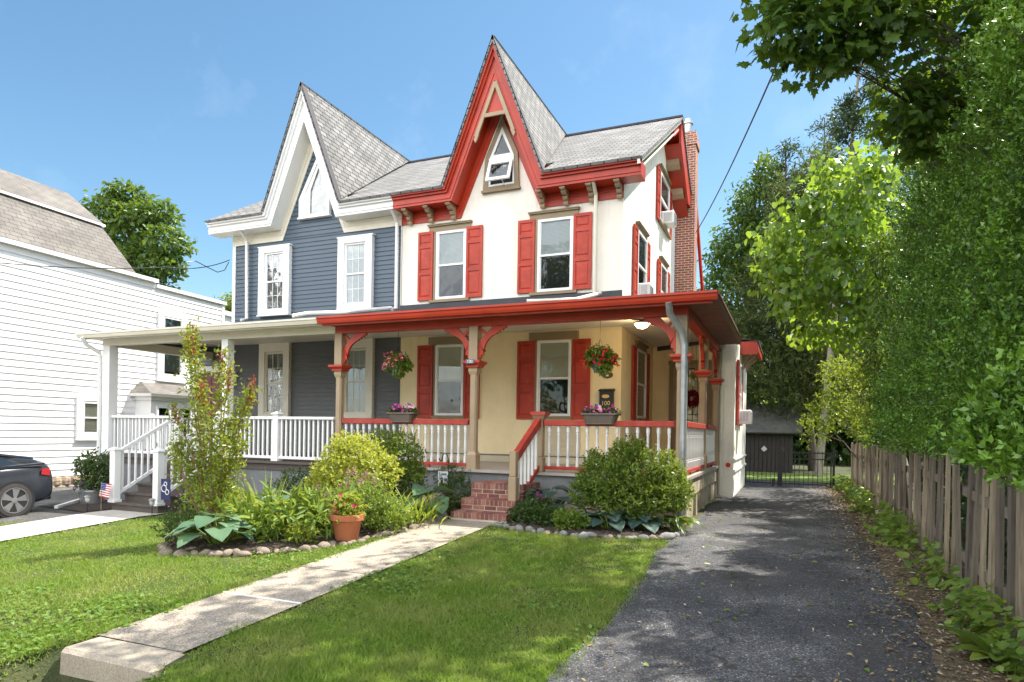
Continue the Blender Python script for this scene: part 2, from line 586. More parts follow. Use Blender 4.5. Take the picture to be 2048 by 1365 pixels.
def clap(mb, z0, z1, h, rng_of, thick=.022, m=0):
    z = z0
    while z < z1 - 1e-4:
        zt = min(z + h, z1)
        for (a, b) in rng_of((z + zt) / 2):
            if b - a > .02:
                mb.add([(a, 0, z), (b, 0, z), (b, thick, z), (a, thick, z), (a, 0, zt), (b, 0, zt), (b, .004, zt), (a, .004, zt)],
                       [(0, 3, 2, 1), (4, 5, 6, 7), (3, 7, 6, 2), (0, 4, 7, 3), (1, 2, 6, 5)], m)
        z = zt

# ---------------- gable / eave profile shared by both halves
def prof(xl, xr, gx, half, z, apex):
    return [(xl, z), (gx - half, z), (gx, apex), (gx + half, z), (xr, z)]

def band(mb, top, bot, w0, w1, m=0):
    for i in range(len(top) - 1):
        mb.prism([bot[i], bot[i + 1], top[i + 1], top[i]], w0, w1, m)

def eave(house, xl, xr, gx, mats, name):
    """fascia and soffit that step up round the steep gable, in the frame of the front wall"""
    trim, crownm, friezem, drip = mats
    T = prof(xl, xr, gx, 1.25, 7.27, 10.47)
    Bm = prof(xl, xr, gx, 1.085, 6.96, 9.63)
    mb = MB(F0); band(mb, T, Bm, .002, .45)
    mb.build('eave_trim', trim, house)
    c1 = prof(xl, xr, gx, 1.19, 7.16, 10.17)
    c2 = prof(xl, xr, gx, 1.22, 7.215, 10.32)
    mb = MB(F0); band(mb, T, c1, .45, .50); band(mb, T, c2, .50, .56)
    # a thin bead low on the fascia
    b1 = prof(xl, xr, gx, 1.13, 7.045, 9.86); b2 = prof(xl, xr, gx, 1.118, 7.02, 9.79)
    band(mb, b1, b2, .45, .468)
    mb.build('crown_moulding', crownm, house)
    fl = prof(max(xl, -14.87 if gx < -10 else -9.16), min(xr, -9.17 if gx < -10 else -3.45), gx, 1.04, 6.67, 9.05)
    fu = prof(fl[0][0], fl[-1][0], gx, 1.085, 6.955, 9.62)
    mb = MB(F0); band(mb, fu, fl, .001, .035)
    mid = prof(fl[0][0], fl[-1][0], gx, 1.068, 6.85, 9.40); mid2 = prof(fl[0][0], fl[-1][0], gx, 1.06, 6.82, 9.33)
    band(mb, mid, mid2, .035, .05)
    mb.build('frieze', friezem, house)
    # drip edge on the raking part and shingle edge along the level part
    e0 = prof(xl, xr, gx, 1.25, 7.272, 10.472); e1 = prof(xl, xr, gx, 1.275, 7.30, 10.56)
    mb = MB(F0)
    for i in (1, 2):
        mb.prism([e0[i], e0[i + 1], e1[i + 1], e1[i]], .40, .585, 0)
    for i in (0, 3):
        mb.prism([e0[i], e0[i + 1], e1[i + 1], e1[i]], .40, .60, 1)
    e2 = prof(xl, xr, gx, 1.29, 7.32, 10.61)
    for i in (1, 2):
        mb.prism([e1[i], e1[i + 1], e2[i + 1], e2[i]], .40, .60, 1)
    mb.build('drip_edge', [drip, EDGE], house)

eave(red, -9.155, -2.98, -6.44, (RED, RED, RED, WHITEV), 'red')
eave(blu, -15.36, -9.165, -12.0, (WHITE, WHITEV, CREAMW, WHITEV), 'blue')

# ---------------- walls
gw = lambda gx: [(gx + 1.1, 6.95), (gx, 9.75), (gx - 1.1, 6.95)]
mb = MB(F0)
mb.prism([(-9.16, 4.2), (-3.45, 4.2), (-3.45, 7.0)] + gw(-6.44) + [(-9.16, 7.0)], -.22, 0, 0)
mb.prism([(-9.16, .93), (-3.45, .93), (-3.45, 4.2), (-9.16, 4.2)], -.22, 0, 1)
mb.prism([(-9.16, -.4), (-3.45, -.4), (-3.45, .90), (-9.16, .90)], -.22, .008, 2)
mb.prism([(-9.16, .90), (-3.45, .90), (-3.45, .93), (-9.16, .93)], -.22, .022, 3)
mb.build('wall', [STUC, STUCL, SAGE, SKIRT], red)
mb = MB()
mb.prismx([(YW + .22, 4.2), (21.0, 4.2), (21.0, 8.72), (19.0, 10.15), (YW + .22, 7.22)], -3.67, -3.45, 0)
mb.build('wall', [STUC, STUCL], red, label='sunlit cream side wall facing the driveway')
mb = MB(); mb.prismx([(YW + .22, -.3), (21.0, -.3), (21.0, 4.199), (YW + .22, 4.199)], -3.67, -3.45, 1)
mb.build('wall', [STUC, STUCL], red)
mb = MB(F0)
for a, b in ((-8.28, -7.08), (-5.56, -4.36)):
    mb = MB(F0)
    clap(mb, .95, 1.74, .105, lambda z, a=a, b=b: [(a, b)], .018)
    mb.build('apron_panel', SAGE, red)

# blue half: boarding over a plain backing
mb = MB(F0)
mb.prism([(-14.87, 4.1), (-9.165, 4.1), (-9.165, 7.0)] + gw(-12.0) + [(-14.87, 7.0)], -.22, 0, 0)
mb.prism([(-16.15, -.5), (-9.165, -.5), (-9.165, 4.1), (-16.15, 4.1)], -.22, 0, 1)
clap(mb, 4.3, 6.72, .118, lambda z: [(-14.75, -9.185)], m=0)
clap(mb, 6.72, 9.0, .118, lambda z: [(-12.0 - 1.08 * (9.1 - z) / 2.4, -12.0 + 1.08 * (9.1 - z) / 2.4)], m=0)
clap(mb, .80, 3.84, .118, lambda z: [(-16.1, -9.185)], m=1)
mb.prismx([(YW + .22, -.5), (21, -.5), (21, 8.7), (19, 10.1), (YW + .22, 7.2)], -14.87, -14.67, 0)
mb.build('wall', [BLUE, GREYSID], blu)
mb = MB(F0)
mb.box(-14.87, -14.755, .002, .03, 4.2, 6.67)
mb.build('corner_board', WHITE, blu)
MB(F0).box(-9.184, -9.166, .0, .032, 4.2, 6.67).build('corner_board', WHITE, blu)

# ---------------- roofs
def mz(y):
    return 7.285 + .6 * (y - 13.63)
def main_roof(house, xl, xr, gx, first):
    mb = MB()
    yr = 19.0
    for a, b, y0 in ((xl, gx - 1.27, 13.63), (gx - 1.27, gx + 1.27, 14.5), (gx + 1.27, xr, 13.63)):
        mb.slab([(a, y0, mz(y0)), (b, y0, mz(y0)), (b, yr, mz(yr)), (a, yr, mz(yr))], .05)
    mb.slab([(xl, yr, mz(yr)), (xr, yr, mz(yr)), (xr, 21.4, 8.75), (xl, 21.4, 8.75)], .05)
    mb.box(xl, xr, yr - .09, yr + .09, mz(yr) - .03, mz(yr) + .025, 1)
    mb.build('roof', [SHING, EDGE], house)
    ga = 10.53
    for s in (-1, 1):
        mb = MB()
        f = (gx + s * 1.285, 13.64, 7.31); a = (gx, 13.64, ga + .06); b = (gx, 19.02, ga + .06)
        n = (Vector(a) - Vector(f)).cross(Vector(b) - Vector(f)).normalized()
        n = n if n.z > 0 else -n
        mb.hull([tuple(Vector(p) - n * .05) for p in (f, a, b)], [f, a, b])
        mb.build('gable_roof', SHING, house)
main_roof(red, -9.16, -2.93, -6.44, True)
main_roof(blu, -15.33, -9.163, -12.0, False)

# ---------------- brackets under the red eave
def bracket(u):
    mb = MB(F0)
    p = [(.036, 6.64), (.10, 6.63), (.13, 6.68), (.10, 6.73), (.16, 6.74), (.20, 6.79), (.17, 6.83), (.27, 6.83), (.33, 6.87), (.32, 6.90), (.40, 6.90), (.41, 6.957), (.036, 6.957)]
    mb.hull([(u - .055, w, z) for w, z in p], [(u + .055, w, z) for w, z in p])
    mb.box(u - .065, u + .065, .30, .415, 6.915, 6.958)
    return mb.build('bracket', TAUPE, red, bevel=.006)
for u in (-8.89, -8.28, -7.66, -5.33, -4.76, -4.16, -3.53):
    bracket(u)

# ---------------- upper windows of the red half
for (a, b, s0, s1, bl) in ((-8.17, -7.31, (-8.66, -8.235), (-7.305, -6.875), .5), (-5.48, -4.59, (-5.95, -5.525), (-4.585, -4.155), .5)):
    window(red, F0, a + .03, b, 4.71, 6.385, WHITEV, .06, blind=BLIND, bfrac=.52)
    shutter(red, F0, s0[0], s0[1], 4.71, 6.42)
    shutter(red, F0, s1[0], s1[1], 4.71, 6.43)
    lintel(red, F0, a - .20, b + .13, 6.39, 6.575)
    sill(red, F0, a - .15, b + .10, 4.635, 4.70)
    MB(F0).box(a - .03, a + .028, .0, .05, 4.70, 6.39).build('window_casing', TAUPE2, red)
# lower windows
for (a, b, s0, s1) in ((-8.14, -7.33, (-8.63, -8.19), (-7.32, -6.90)), (-5.45, -4.59, (-5.92, -5.47), (-4.57, -4.145))):
    window(red, F0, a + .03, b, 1.84, 3.575, WHITEV, .055, blind=SHADE, bfrac=.52)
    shutter(red, F0, s0[0], s0[1], 1.765, 3.585)
    shutter(red, F0, s1[0], s1[1], 1.765, 3.585)
    MB(F0).box(a - .18, b + .15, .0, .05, 3.605, 3.775).build('lintel', TAUPE2, red)
    sill(red, F0, a - .05, b + .04, 1.77, 1.835)
    MB(F0).box(a - .03, a + .028, .0, .05, 1.84, 3.6).build('window_casing', TAUPE2, red)

# gable window of the red half
def poly_frame(mb, outer, inner, w0, w1, m=0):
    n = len(outer)
    for i in range(n):
        j = (i + 1) % n
        mb.prism([outer[i], outer[j], inner[j], inner[i]], w0, w1, m)
out = [(-6.88, 7.23), (-5.94, 7.23), (-5.98, 8.04), (-6.40, 8.95), (-6.82, 8.02)]
inn = [(-6.74, 7.31), (-6.06, 7.31), (-6.08, 7.99), (-6.40, 8.72), (-6.73, 7.98)]
mb = MB(F0); poly_frame(mb, out, inn, .001, .075)
mb.box(-6.91, -5.91, .0, .10, 7.18, 7.23)
fr = mb.build('window', TAUPE2, red, label='pointed gable window with its lower sash swung open')
mb = MB(F0)
tri = [(-6.73, 7.99), (-6.08, 7.99), (-6.40, 8.72)]; tin = [(-6.62, 8.06), (-6.18, 8.06), (-6.40, 8.55)]
poly_frame(mb, tri, tin, .01, .055)
mb.box(-6.75, -6.06, .012, .075, 7.88, 7.985)
mb.box(-6.735, -6.69, .01, .06, 7.31, 7.88); mb.box(-6.11, -6.065, .01, .06, 7.31, 7.88); mb.box(-6.69, -6.11, .01, .06, 7.31, 7.36)
mb.build('sash_frame', WHITEV, fr)
MB(F0).prism(tin, .02, .026).build('pane', GLASS, fr)
MB(F0).prism(inn, .0, .004).build('dark_backing', BLACK, fr)  # black backing painted as the darkness of the attic
mb = MB(F0)   # the awning sash, hinged at its top and pushed out
w1, z1, w2, z2 = .075, 7.87, .27, 7.36
def aw(u0, u1, t0, t1, d=.04):
    p = lambda u, t, o: (u, w1 + (w2 - w1) * t + o, z1 + (z2 - z1) * t + o * .4)
    mb.hull([p(u0, t0, 0), p(u1, t0, 0), p(u1, t1, 0), p(u0, t1, 0)], [p(u0, t0, d), p(u1, t0, d), p(u1, t1, d), p(u0, t1, d)])
aw(-6.71, -6.64, 0, 1); aw(-6.16, -6.09, 0, 1); aw(-6.64, -6.16, 0, .13); aw(-6.64, -6.16, .87, 1)
mb.tube([(-6.32, .22, 7.40), (-6.30, .10, 7.30), (-6.25, .05, 7.28)], .01, 5)
mb.build('open_sash', WHITEV, fr)
mb = MB(F0); aw(-6.64, -6.16, .13, .87, .006); mb.build('pane', GLASS, fr)

# A-shaped ornament in the red gable
mb = MB(F0)
def bar(mb, p, q, wd, w0, w1, m=0):
    p, q = Vector((p[0], 0, p[1])), Vector((q[0], 0, q[1])); d = (q - p).normalized(); n = Vector((-d.z, 0, d.x)) * wd / 2
    mb.prism([((p + n).x, (p + n).z), ((q + n).x, (q + n).z), ((q - n).x, (q - n).z), ((p - n).x, (p - n).z)], w0, w1, m)
gx = -6.40
bar(mb, (gx, 9.56), (gx - .475, 8.36), .085, .452, .50); bar(mb, (gx, 9.56), (gx + .475, 8.36), .085, .453, .501)
bar(mb, (gx - .30, 8.82), (gx + .30, 8.82), .085, .454, .497)
for s in (-1, 1):
    mb.prism([(gx + s * .475, 8.42), (gx + s * .53, 8.30), (gx + s * .49, 8.22), (gx + s * .45, 8.28), (gx + s * .40, 8.40)], .452, .499)
mb.build('gable_ornament', CREAMW if False else TAUPE, red)
MB(F0).prism([(gx - .28, 8.84), (gx + .28, 8.84), (gx, 9.55)], .40, .449).build('gable_panel', RED, red)

# ---------------- upper windows of the blue half
for (a, b) in ((-13.80, -12.71), (-11.08, -10.0)):
    casing(blu, F0, a, b, 4.615, 6.50, .20, WHITEV, .15, .13, .12)
    MB(F0).box(a - .03, b + .03, 0, .14, 6.50, 6.53).build('window_casing', WHITEV, blu)
    window(blu, F0, a + .20, b - .20, 4.735, 6.35, WHITEV, .05, 3, 2, BLIND, 1.0, w0=.03)
for (a, b) in ((-13.74, -12.67), (-11.02, -9.93)):
    casing(blu, F0, a, b, 1.79, 3.84, .20, CREAMW, .26, .12, .08)
    window(blu, F0, a + .20, b - .18, 1.86, 3.57, CREAMW, .05, 3, 2, BLIND, 1.0, w0=.03)
# pointed gable window of the blue half
out = [(-12.42, 7.20), (-11.40, 7.20), (-11.40, 7.66), (-11.86, 8.72), (-12.42, 7.70)]
inn = [(-12.07, 7.28), (-11.52, 7.28), (-11.53, 7.93), (-11.80, 8.50), (-12.06, 7.93)]
inn2 = [(-12.22, 7.25), (-11.47, 7.25), (-11.47, 7.84), (-11.82, 8.62), (-12.22, 7.86)]
mb = MB(F0); poly_frame(mb, out, inn2, .001, .11); poly_frame(mb, inn2, inn, .001, .08)
mb.box(-12.45, -11.37, 0, .13, 7.16, 7.20)
fr = mb.build('window', WHITEV, blu, label='white pointed window in the gable')
MB(F0).prism(inn, .045, .052).build('pane', GLASS, fr)
MB(F0).prism(inn, .0, .032).build('dark_backing', BLACK, fr)  # black backing in place of a dark room

# ---------------- side wall windows of the red half (facing the driveway)
F1 = FX(-3.45)
def side_win(y0, y1, z0, z1, lz=True, blind=BLIND):
    a, b = y0 + .40, y1 - .40
    window(red, F1, a + .02, b - .02, z0 + .06, z1 - .02, WHITEV, .05, blind=blind, bfrac=.5)
    shutter(red, F1, y0, a - .01, z0, z1); shutter(red, F1, b + .01, y1, z0, z1)
    if lz:
        lintel(red, F1, a - .06, b + .06, z1, z1 + .16)
    sill(red, F1, a - .04, b + .04, z0 - .02, z0 + .05)
side_win(15.12, 17.0, 4.70, 6.36)
side_win(18.12, 20.0, 4.70, 6.30)
side_win(17.86, 20.15, 7.36, 8.78)
side_win(15.22, 17.15, 1.79, 3.54)

# ---------------- rakes and rear rake of the red half
mb = MB()
xo, xi = -2.98, -3.04
mb.prismx([(13.66, 7.14), (19.0, 10.345), (19.0, 10.46), (13.66, 7.25)], xi, xo)
mb.build('rake_board', CREAMW, red)
mb = MB()
mb.prismx([(14.25, 7.30), (19.0, 10.15), (19.0, 10.19), (14.25, 7.34)], -3.45, xi)
mb.build('rake_soffit', CREAMW, red)
mb = MB(); mb.prismx([(18.2, 9.62), (19.0, 10.1), (20.0, 9.45), (20.0, 9.6), (19.0, 10.30), (18.2, 9.80)], -3.45, xi - .002)
mb.build('ridge_soffit', RED, red)
mb = MB()
mb.prismx([(19.0, 9.75), (20.55, 8.55), (21.35, 8.62), (21.35, 8.78), (19.0, 10.46)], xi, xo + .01)
mb.prismx([(19.02, 9.72), (21.0, 8.30), (21.0, 8.36), (19.02, 9.78)], -3.45, xi)
mb.build('rake_board', RED, red, label='deep red rake board on the far slope')
for (y, z) in ((19.35, 9.33), (20.15, 8.74)):
    MB().prismx([(y, z), (y + .1, z - .12), (y + .2, z - .1), (y + .35, z - .05), (y + .35, z + .06), (y, z + .2)], -3.44, -3.08).build('bracket', TAUPE, red)
mb = MB()
mb.prismx([(21.7, 8.95), (22.0, 8.95), (24.55, 6.0), (24.2, 6.0)], -2.96, -2.88)
mb.prismx([(21.7, 4.3), (24.2, 4.3), (24.2, 6.2), (21.7, 8.9)], -3.4, -3.2)
mb.build('rear_gable', RED, red)

# chimney
mb = MB()
mb.box(-3.44, -2.84, 21.01, 21.65, -.2, 10.55)
mb.box(-3.48, -2.80, 20.97, 21.69, 10.55, 10.78)
mb.box(-3.44, -2.84, 21.01, 21.65, 10.78, 10.98)
ch = mb.build('chimney', BRICK, red)
MB().lathe((-3.14, 21.33, 10.98), [(.13, 0), (.13, .35), (.17, .36), (.17, .42), (.12, .44), (.12, .52)], 12).build('flue', GALV, ch)

# downspouts on the walls
def spout(house, pts, mat, r=.045):
    return MB().tube(pts, r, 8).build('downspout', mat, house, smooth=True)
spout(red, [(-4.05, 13.85, 6.98), (-4.05, 14.10, 6.75), (-4.05, 14.12, 4.55)], CREAMW)
spout(blu, [(-9.25, 13.85, 6.98), (-9.25, 14.12, 6.72), (-9.25, 14.13, 4.55), (-9.25, 13.95, 4.50)], WHITE)
spout(blu, [(-14.25, 13.85, 6.98), (-14.25, 14.12, 6.75), (-14.22, 14.13, 4.55), (-14.25, 13.95, 4.48)], WHITE)
spout(red, [(-3.9, 14.05, 4.55), (-4.0, 12.6, 4.14), (-4.9, 12.2, 4.08)], CREAMW)
spout(blu, [(-9.25, 13.9, 4.52), (-9.3, 12.2, 4.12), (-9.9, 11.6, 4.02), (-10.05, 11.3, 3.92)], WHITE)

# ================================================================== porches
def post_red(x, y, parent=red, sides=('L', 'R'), ysides=(), zt=3.42):
    mb = MB()
    mb.box(x - .095, x + .095, y - .095, y + .095, .75, 1.02)
    mb.hull([(x - .095, y - .095, 1.02), (x + .095, y - .095, 1.02), (x + .095, y + .095, 1.02), (x - .095, y + .095, 1.02)],
            [(x - .07, y - .07, 1.08), (x + .07, y - .07, 1.08), (x + .07, y + .07, 1.08), (x - .07, y + .07, 1.08)])
    c = .028; h = .07
    oc = [(x - h + c, y - h), (x + h - c, y - h), (x + h, y - h + c), (x + h, y + h - c), (x + h - c, y + h), (x - h + c, y + h), (x - h, y + h - c), (x - h, y - h + c)]
    mb.prismz(oc, 1.08, 2.52)
    mb.hull([(x - .07, y - .07, 2.52), (x + .07, y - .07, 2.52), (x + .07, y + .07, 2.52), (x - .07, y + .07, 2.52)],
            [(x - .088, y - .088, 2.58), (x + .088, y - .088, 2.58), (x + .088, y + .088, 2.58), (x - .088, y + .088, 2.58)])
    mb.box(x - .088, x + .088, y - .088, y + .088, 2.58, zt)
    p = mb.build('porch_post', TAUPE, parent)
    mb = MB()
    mb.box(x - .125, x + .125, y - .125, y + .125, 2.655, 2.685)
    mb.hull([(x - .125, y - .125, 2.685), (x + .125, y - .125, 2.685), (x + .125, y + .125, 2.685), (x - .125, y + .125, 2.685)],
            [(x - .16, y - .16, 2.73), (x + .16, y - .16, 2.73), (x + .16, y + .16, 2.73), (x - .16, y + .16, 2.73)])
    mb.box(x - .175, x + .175, y - .175, y + .175, 2.73, 2.775)
    mb.build('post_collar', RED, p)
    def br(sgn, along):
        if along == 'x':
            T = lambda u, w, z: (x + sgn * (.088 + u), y + w, zt + z)
        else:
            T = lambda u, w, z: (x + w, y + sgn * (.088 + u), zt + z)
        arc = [(0, -.60), (0, -.30), (.28, 0), (.56, 0), (.55, -.05), (.51, -.045), (.485, -.09), (.44, -.08), (.42, -.125), (.37, -.12)]
        for i in range(7):
            a = R(80 - i * 11.5)
            arc.append((.50 - .385 * math.sin(R(15 + i * 11.5)) - .02, -.53 + .40 * math.cos(R(12 + i * 11.5))))
        arc += [(.125, -.47), (.085, -.475), (.10, -.525), (.055, -.53), (.05, -.585), (.02, -.60)]
        m2 = MB(T)
        outer = [(0, -.30), (.28, 0)]
        # split the concave outline into convex strips along its length
        inner = arc[3:]
        k = len(inner)
        def op(t):
            t = max(0, min(1, t))
            if t < .25:
                return (.56 - (.28) * t / .25, 0)
            if t < .75:
                q = (t - .25) / .5
                return (.28 - .28 * q, -.30 * q)
            return (0, -.30 - .30 * (t - .75) / .25)
        for i in range(k - 1):
            a, b = inner[i], inner[i + 1]
            oa, ob = op(i / (k - 1)), op((i + 1) / (k - 1))
            m2.prism([a, b, ob, oa], -.03, .03)
        bar(m2, (-.02, .0), (.155, -.16), .05, -.025, .025)
        m2.build('post_bracket', RED, p)
    for s in sides:
        br(-1 if s == 'L' else 1, 'x')
    for s in ysides:
        br(s, 'y')
    return p

YP = 11.05
pa = post_red(-8.56, YP, sides=('R',))
pb = post_red(-5.47, YP)
pc = post_red(-1.66, YP, sides=('L',), ysides=(1,))
pd = post_red(-1.66, 13.95, sides=(), ysides=(-1, 1))
pe = post_red(-1.62, 16.05, sides=(), ysides=(-1,))

# floor, skirt, beam, ceiling
mb = MB()
mb.prismz([(-8.57, 10.92), (-1.53, 10.92), (-1.53, 16.22), (-1.62, 17.73), (-3.44, 17.73), (-3.44, 14.22), (-8.57, 14.22)], .70, .75)
mb.build('porch_floor', PORCHF, red)
mb = MB()
mb.box(-8.57, -1.60, 10.98, 11.06, .28, .70, 0)
mb.box(-8.57, -1.62, 11.0, 11.05, -.3, .28, 1)
mb.box(-1.64, -1.57, 11.06, 16.2, .40, .70, 1)
for i in range(int(5.1 / .155)):
    y = 11.07 + i * .155
    mb.box(-1.66, -1.60, y, y + .14, -.1, .40, 1)
for y in (11.08, 12.3, 13.5, 14.7, 15.9):
    mb.box(-1.60, -1.55, y, y + .12, -.1, .40, 1)
mb.build('porch_skirt', [SKIRT, BOARDS], red)
mb = MB()
mb.box(-8.64, -1.56, 10.97, 11.12, 3.42, 3.60)
mb.box(-1.74, -1.56, 11.12, 17.0, 3.42, 3.60)
mb.build('porch_beam', RED, red)
mb = MB()
mb.slab([(-9.1, 11.12, 3.62), (-1.74, 11.12, 3.62), (-1.74, 14.2, 3.85), (-9.1, 14.2, 3.85)], .03)
mb.slab([(-3.44, 14.2, 3.85), (-1.74, 14.2, 3.80), (-1.74, 17.73, 3.80), (-3.44, 17.73, 3.85)], .03)
mb.build('porch_ceiling', CEIL, red)
# eaves: soffit, gutter
mb = MB()
mb.box(-8.64, -1.56, 10.60, 10.97, 3.56, 3.60)
mb.box(-1.56, -1.16, 10.60, 15.85, 3.56, 3.60)
mb.build('porch_soffit', DARKWOOD, red)
def gutter(mb, y0, z0, z1, u0, u1, m=0):
    p = [(y0 + .12, z0), (y0 + .05, z0), (y0 + .03, z0 + .04), (y0 + .02, z1 - .05), (y0, z1 - .035), (y0, z1), (y0 + .12, z1)]
    mb.hull([(u0, y, z) for y, z in p], [(u1, y, z) for y, z in p], m)
mb = MB()
gutter(mb, 10.46, 3.555, 3.69, -8.72, -1.06)
mb.box(-8.66, -1.14, 10.58, 10.64, 3.52, 3.64)
mb.build('gutter', RED, red)
mb = MB(lambda x, y, z: (-y, x, z))
gutter(mb, 1.04, 3.555, 3.69, 10.58, 15.9)
mb.build('gutter', DARKWOOD, red, label='weathered brown gutter along the driveway side')
# porch roof
mb = MB()
e0 = 3.70; wz = 4.50
mb.slab([(-8.72, 10.50, e0), (-1.08, 10.50, e0), (-3.45, 14.22, wz), (-8.72, 14.22, wz)], .04)
mb.slab([(-1.08, 10.50, e0), (-1.08, 15.9, e0), (-3.45, 17.9, wz), (-3.45, 14.22, wz)], .04)
mb.slab([(-1.08, 15.9, e0), (-3.45, 17.9, e0), (-3.45, 17.9, wz)], .04)
mb.build('porch_roof', SHINGD, red)
mb = MB(); mb.box(-9.155, -3.45, 14.17, 14.239, 4.42, 4.62)
mb.build('roof_flashing', FLASH, red)
mb = MB(); mb.tube([(-1.80, 10.52, 3.56), (-1.80, 10.62, 3.40), (-1.66, 10.86, 3.16), (-1.60, 10.90, 2.9), (-1.60, 10.90, .06)], .058, 10)
mb.tube([(-1.60, 10.90, .5), (-1.60, 10.90, .0)], .07, 10)
mb.build('downspout', GALV, red, smooth=True, label='galvanised downspout at the porch corner')

def turned(x, y, z0, z1):
    mb = MB(); h = z1 - z0; r = .030
    P = [(r, 0), (r, .17), (.018, .185), (.026, .20), (.026, .215), (.017, .23), (.026, .25), (.024, .5), (.020, .75), (.026, .77), (.017, .785), (.026, .80), (.026, .815), (.018, .83), (r, .845), (r, 1)]
    mb.lathe((x, y, z0), [(a, b * h) for a, b in P], 8, phase=PI / 8)
    return mb

def rail_run(house, p0, p1, n, zt, zb, rmat, bmat, turn=True, th=.10, bh=.06, bw=.035, name='porch_railing'):
    p0, p1 = Vector((*p0, 0)), Vector((*p1, 0))
    mb = MB()
    d = (p1 - p0).normalized(); q = Vector((-d.y, d.x, 0))
    for q_i, (za, zb_, hw) in enumerate(((zt - th, zt, .06), (zb, zb + bh, .035))):
        if q_i == 1:
            r = mb.build(name, rmat, house, bevel=.008); mb = MB()
        a, b = p0 + q * hw, p0 - q * hw; c, e = p1 - q * hw, p1 + q * hw
        mb.prismz([(a.x, a.y), (b.x, b.y), (c.x, c.y), (e.x, e.y)], za, zb_)
    if turn:
        for t in (.3, .7):
            m = p0.lerp(p1, t)
            mb.box(m.x - .03, m.x + .03, m.y - .03, m.y + .03, .75, zb)
    mb.build('bottom_rail', rmat, r, bevel=.006)
    L = (p1 - p0).length
    first = None
    for i in range(n):
        pt = p0.lerp(p1, (i + .5) / n)
        if first is None:
            if turn:
                first = turned(pt.x, pt.y, zb + bh, zt - th).build('baluster', bmat, r, smooth=True)
            else:
                first = MB().box(pt.x - bw / 2, pt.x + bw / 2, pt.y - bw / 2, pt.y + bw / 2, zb + bh, zt - th).build('baluster', bmat, r)
            f0 = pt
        else:
            c = first.copy(); COL.objects.link(c); c.parent = r
            c.location = (pt.x - f0.x, pt.y - f0.y, 0)
    return r
rail_run(red, (-8.46, YP), (-5.57, YP), 20, 1.68, .80, CAPRED, WHITE)
rail_run(red, (-4.05, YP), (-1.76, YP), 13, 1.68, .80, CAPRED, WHITE)
rail_run(red, (-1.63, 11.16), (-1.63, 13.84), 14, 1.68, .80, CAPRED, WHITE)
rail_run(red, (-1.63, 14.06), (-1.63, 15.95), 10, 1.68, .80, CAPRED, WHITE)
# newel and hand rail at the brick steps
mb = MB(); x, y = -4.14, YP
mb.box(x - .085, x + .085, y - .085, y + .085, .75, 1.02)
mb.box(x - .07, x + .07, y - .07, y + .07, 1.02, 1.70)
nw = mb.build('newel_post', TAUPE, red, bevel=.012)
mb = MB()
mb.hull([(x - .075, y - .075, 1.69), (x + .075, y - .075, 1.69), (x + .075, y + .075, 1.69), (x - .075, y + .075, 1.69)],
        [(x - .12, y - .12, 1.77), (x + .12, y - .12, 1.77), (x + .12, y + .12, 1.77), (x - .12, y + .12, 1.77)], 1)
mb.box(x - .14, x + .14, y - .14, y + .14, 1.77, 1.83)
mb.build('post_collar', [CAPRED, TAUPE], nw)
mb = MB(); xb, yb = -4.16, 9.90
mb.box(xb - .07, xb + .07, yb - .07, yb + .07, .15, .72); mb.box(xb - .06, xb + .06, yb - .06, yb + .06, .72, 1.14)
nb = mb.build('newel_post', TAUPE, red, bevel=.012)
mb = MB()
mb.beam((xb, yb + .06, 1.04), (x, y - .07, 1.66), .10, .13)
mb.beam((xb, yb + .06, .22), (x, y - .07, .84), .06, .07)
hr = mb.build('stair_railing', CAPRED, red)
for i in range(6):
    t = (i + .7) / 6.4
    yy = yb + .06 + (y - yb - .13) * t
    z = .22 + .62 * t
    MB().box(xb + .02 * t - .022, xb + .02 * t + .022, yy - .022, yy + .022, z + .03, z + .77).build('baluster', WHITE, hr)

# brick steps
def brickstep(x0, x1, y0, y1, z0, z1, name):
    mb = MB()
    mb.box(x0 + .006, x1 - .006, y0 + .006, y1, z0 - .05, z1 - .006, 1)
    def face_rows():
        zt = z1
        # rowlock course: headers on edge running back over the tread
        n = max(1, round((x1 - x0) / .077)); s = (x1 - x0) / n
        for i in range(n):
            j = random.uniform(-.002, .002)
            mb.box(x0 + i * s + .005, x0 + (i + 1) * s - .005, y0 + j, y0 + .205, zt - .10, zt + j)
        if y1 - y0 > .23:
            k = int((y1 - y0 - .215) / .077)
            for r in range(min(k, 7)):
                n2 = 4
                for i in range(n2):
                    mb.box(x0 + (x1 - x0) * i / n2 + .005, x0 + (x1 - x0) * (i + 1) / n2 - .005, y0 + .215 + r * .077, y0 + .282 + r * .077, zt - .05, zt + random.uniform(-.002, .001))
        z = zt - .11; off = 0
        while z - .062 > z0 - .01:
            n3 = (x1 - x0) / .22
            e = x0 - (.11 if off else 0)
            while e < x1 - .01:
                a, b = max(e, x0), min(e + .21, x1)
                if b - a > .03:
                    mb.box(a + .004, b - .004, y0 + random.uniform(-.001, .002), y0 + .1, z - .062, z)
                e += .22
            z -= .073; off = 1 - off
        # right and left cheeks
        for (xs, sg) in ((x0, -1), (x1, 1)):
            yy = y0 + .005
            while yy < y1 - .08:
                a = min(yy + .077, y1)
                mb.box(xs - (.0 if sg > 0 else .002), xs + (.002 if sg > 0 else .0), yy + .004, a - .006, zt - .10, zt - .002)
                yy += .077
    face_rows()
    return mb
st = thing('brick_steps', 'three red brick steps with pale mortar leading up to the porch', 'steps', (-4.6, 9.45, 0))
ROWS = ((-5.08, -4.08, 9.45, 9.82, 0, .15), (-5.07, -4.08, 9.80, 10.17, .15, .335), (-5.06, -4.08, 10.15, 10.93, .335, .575))
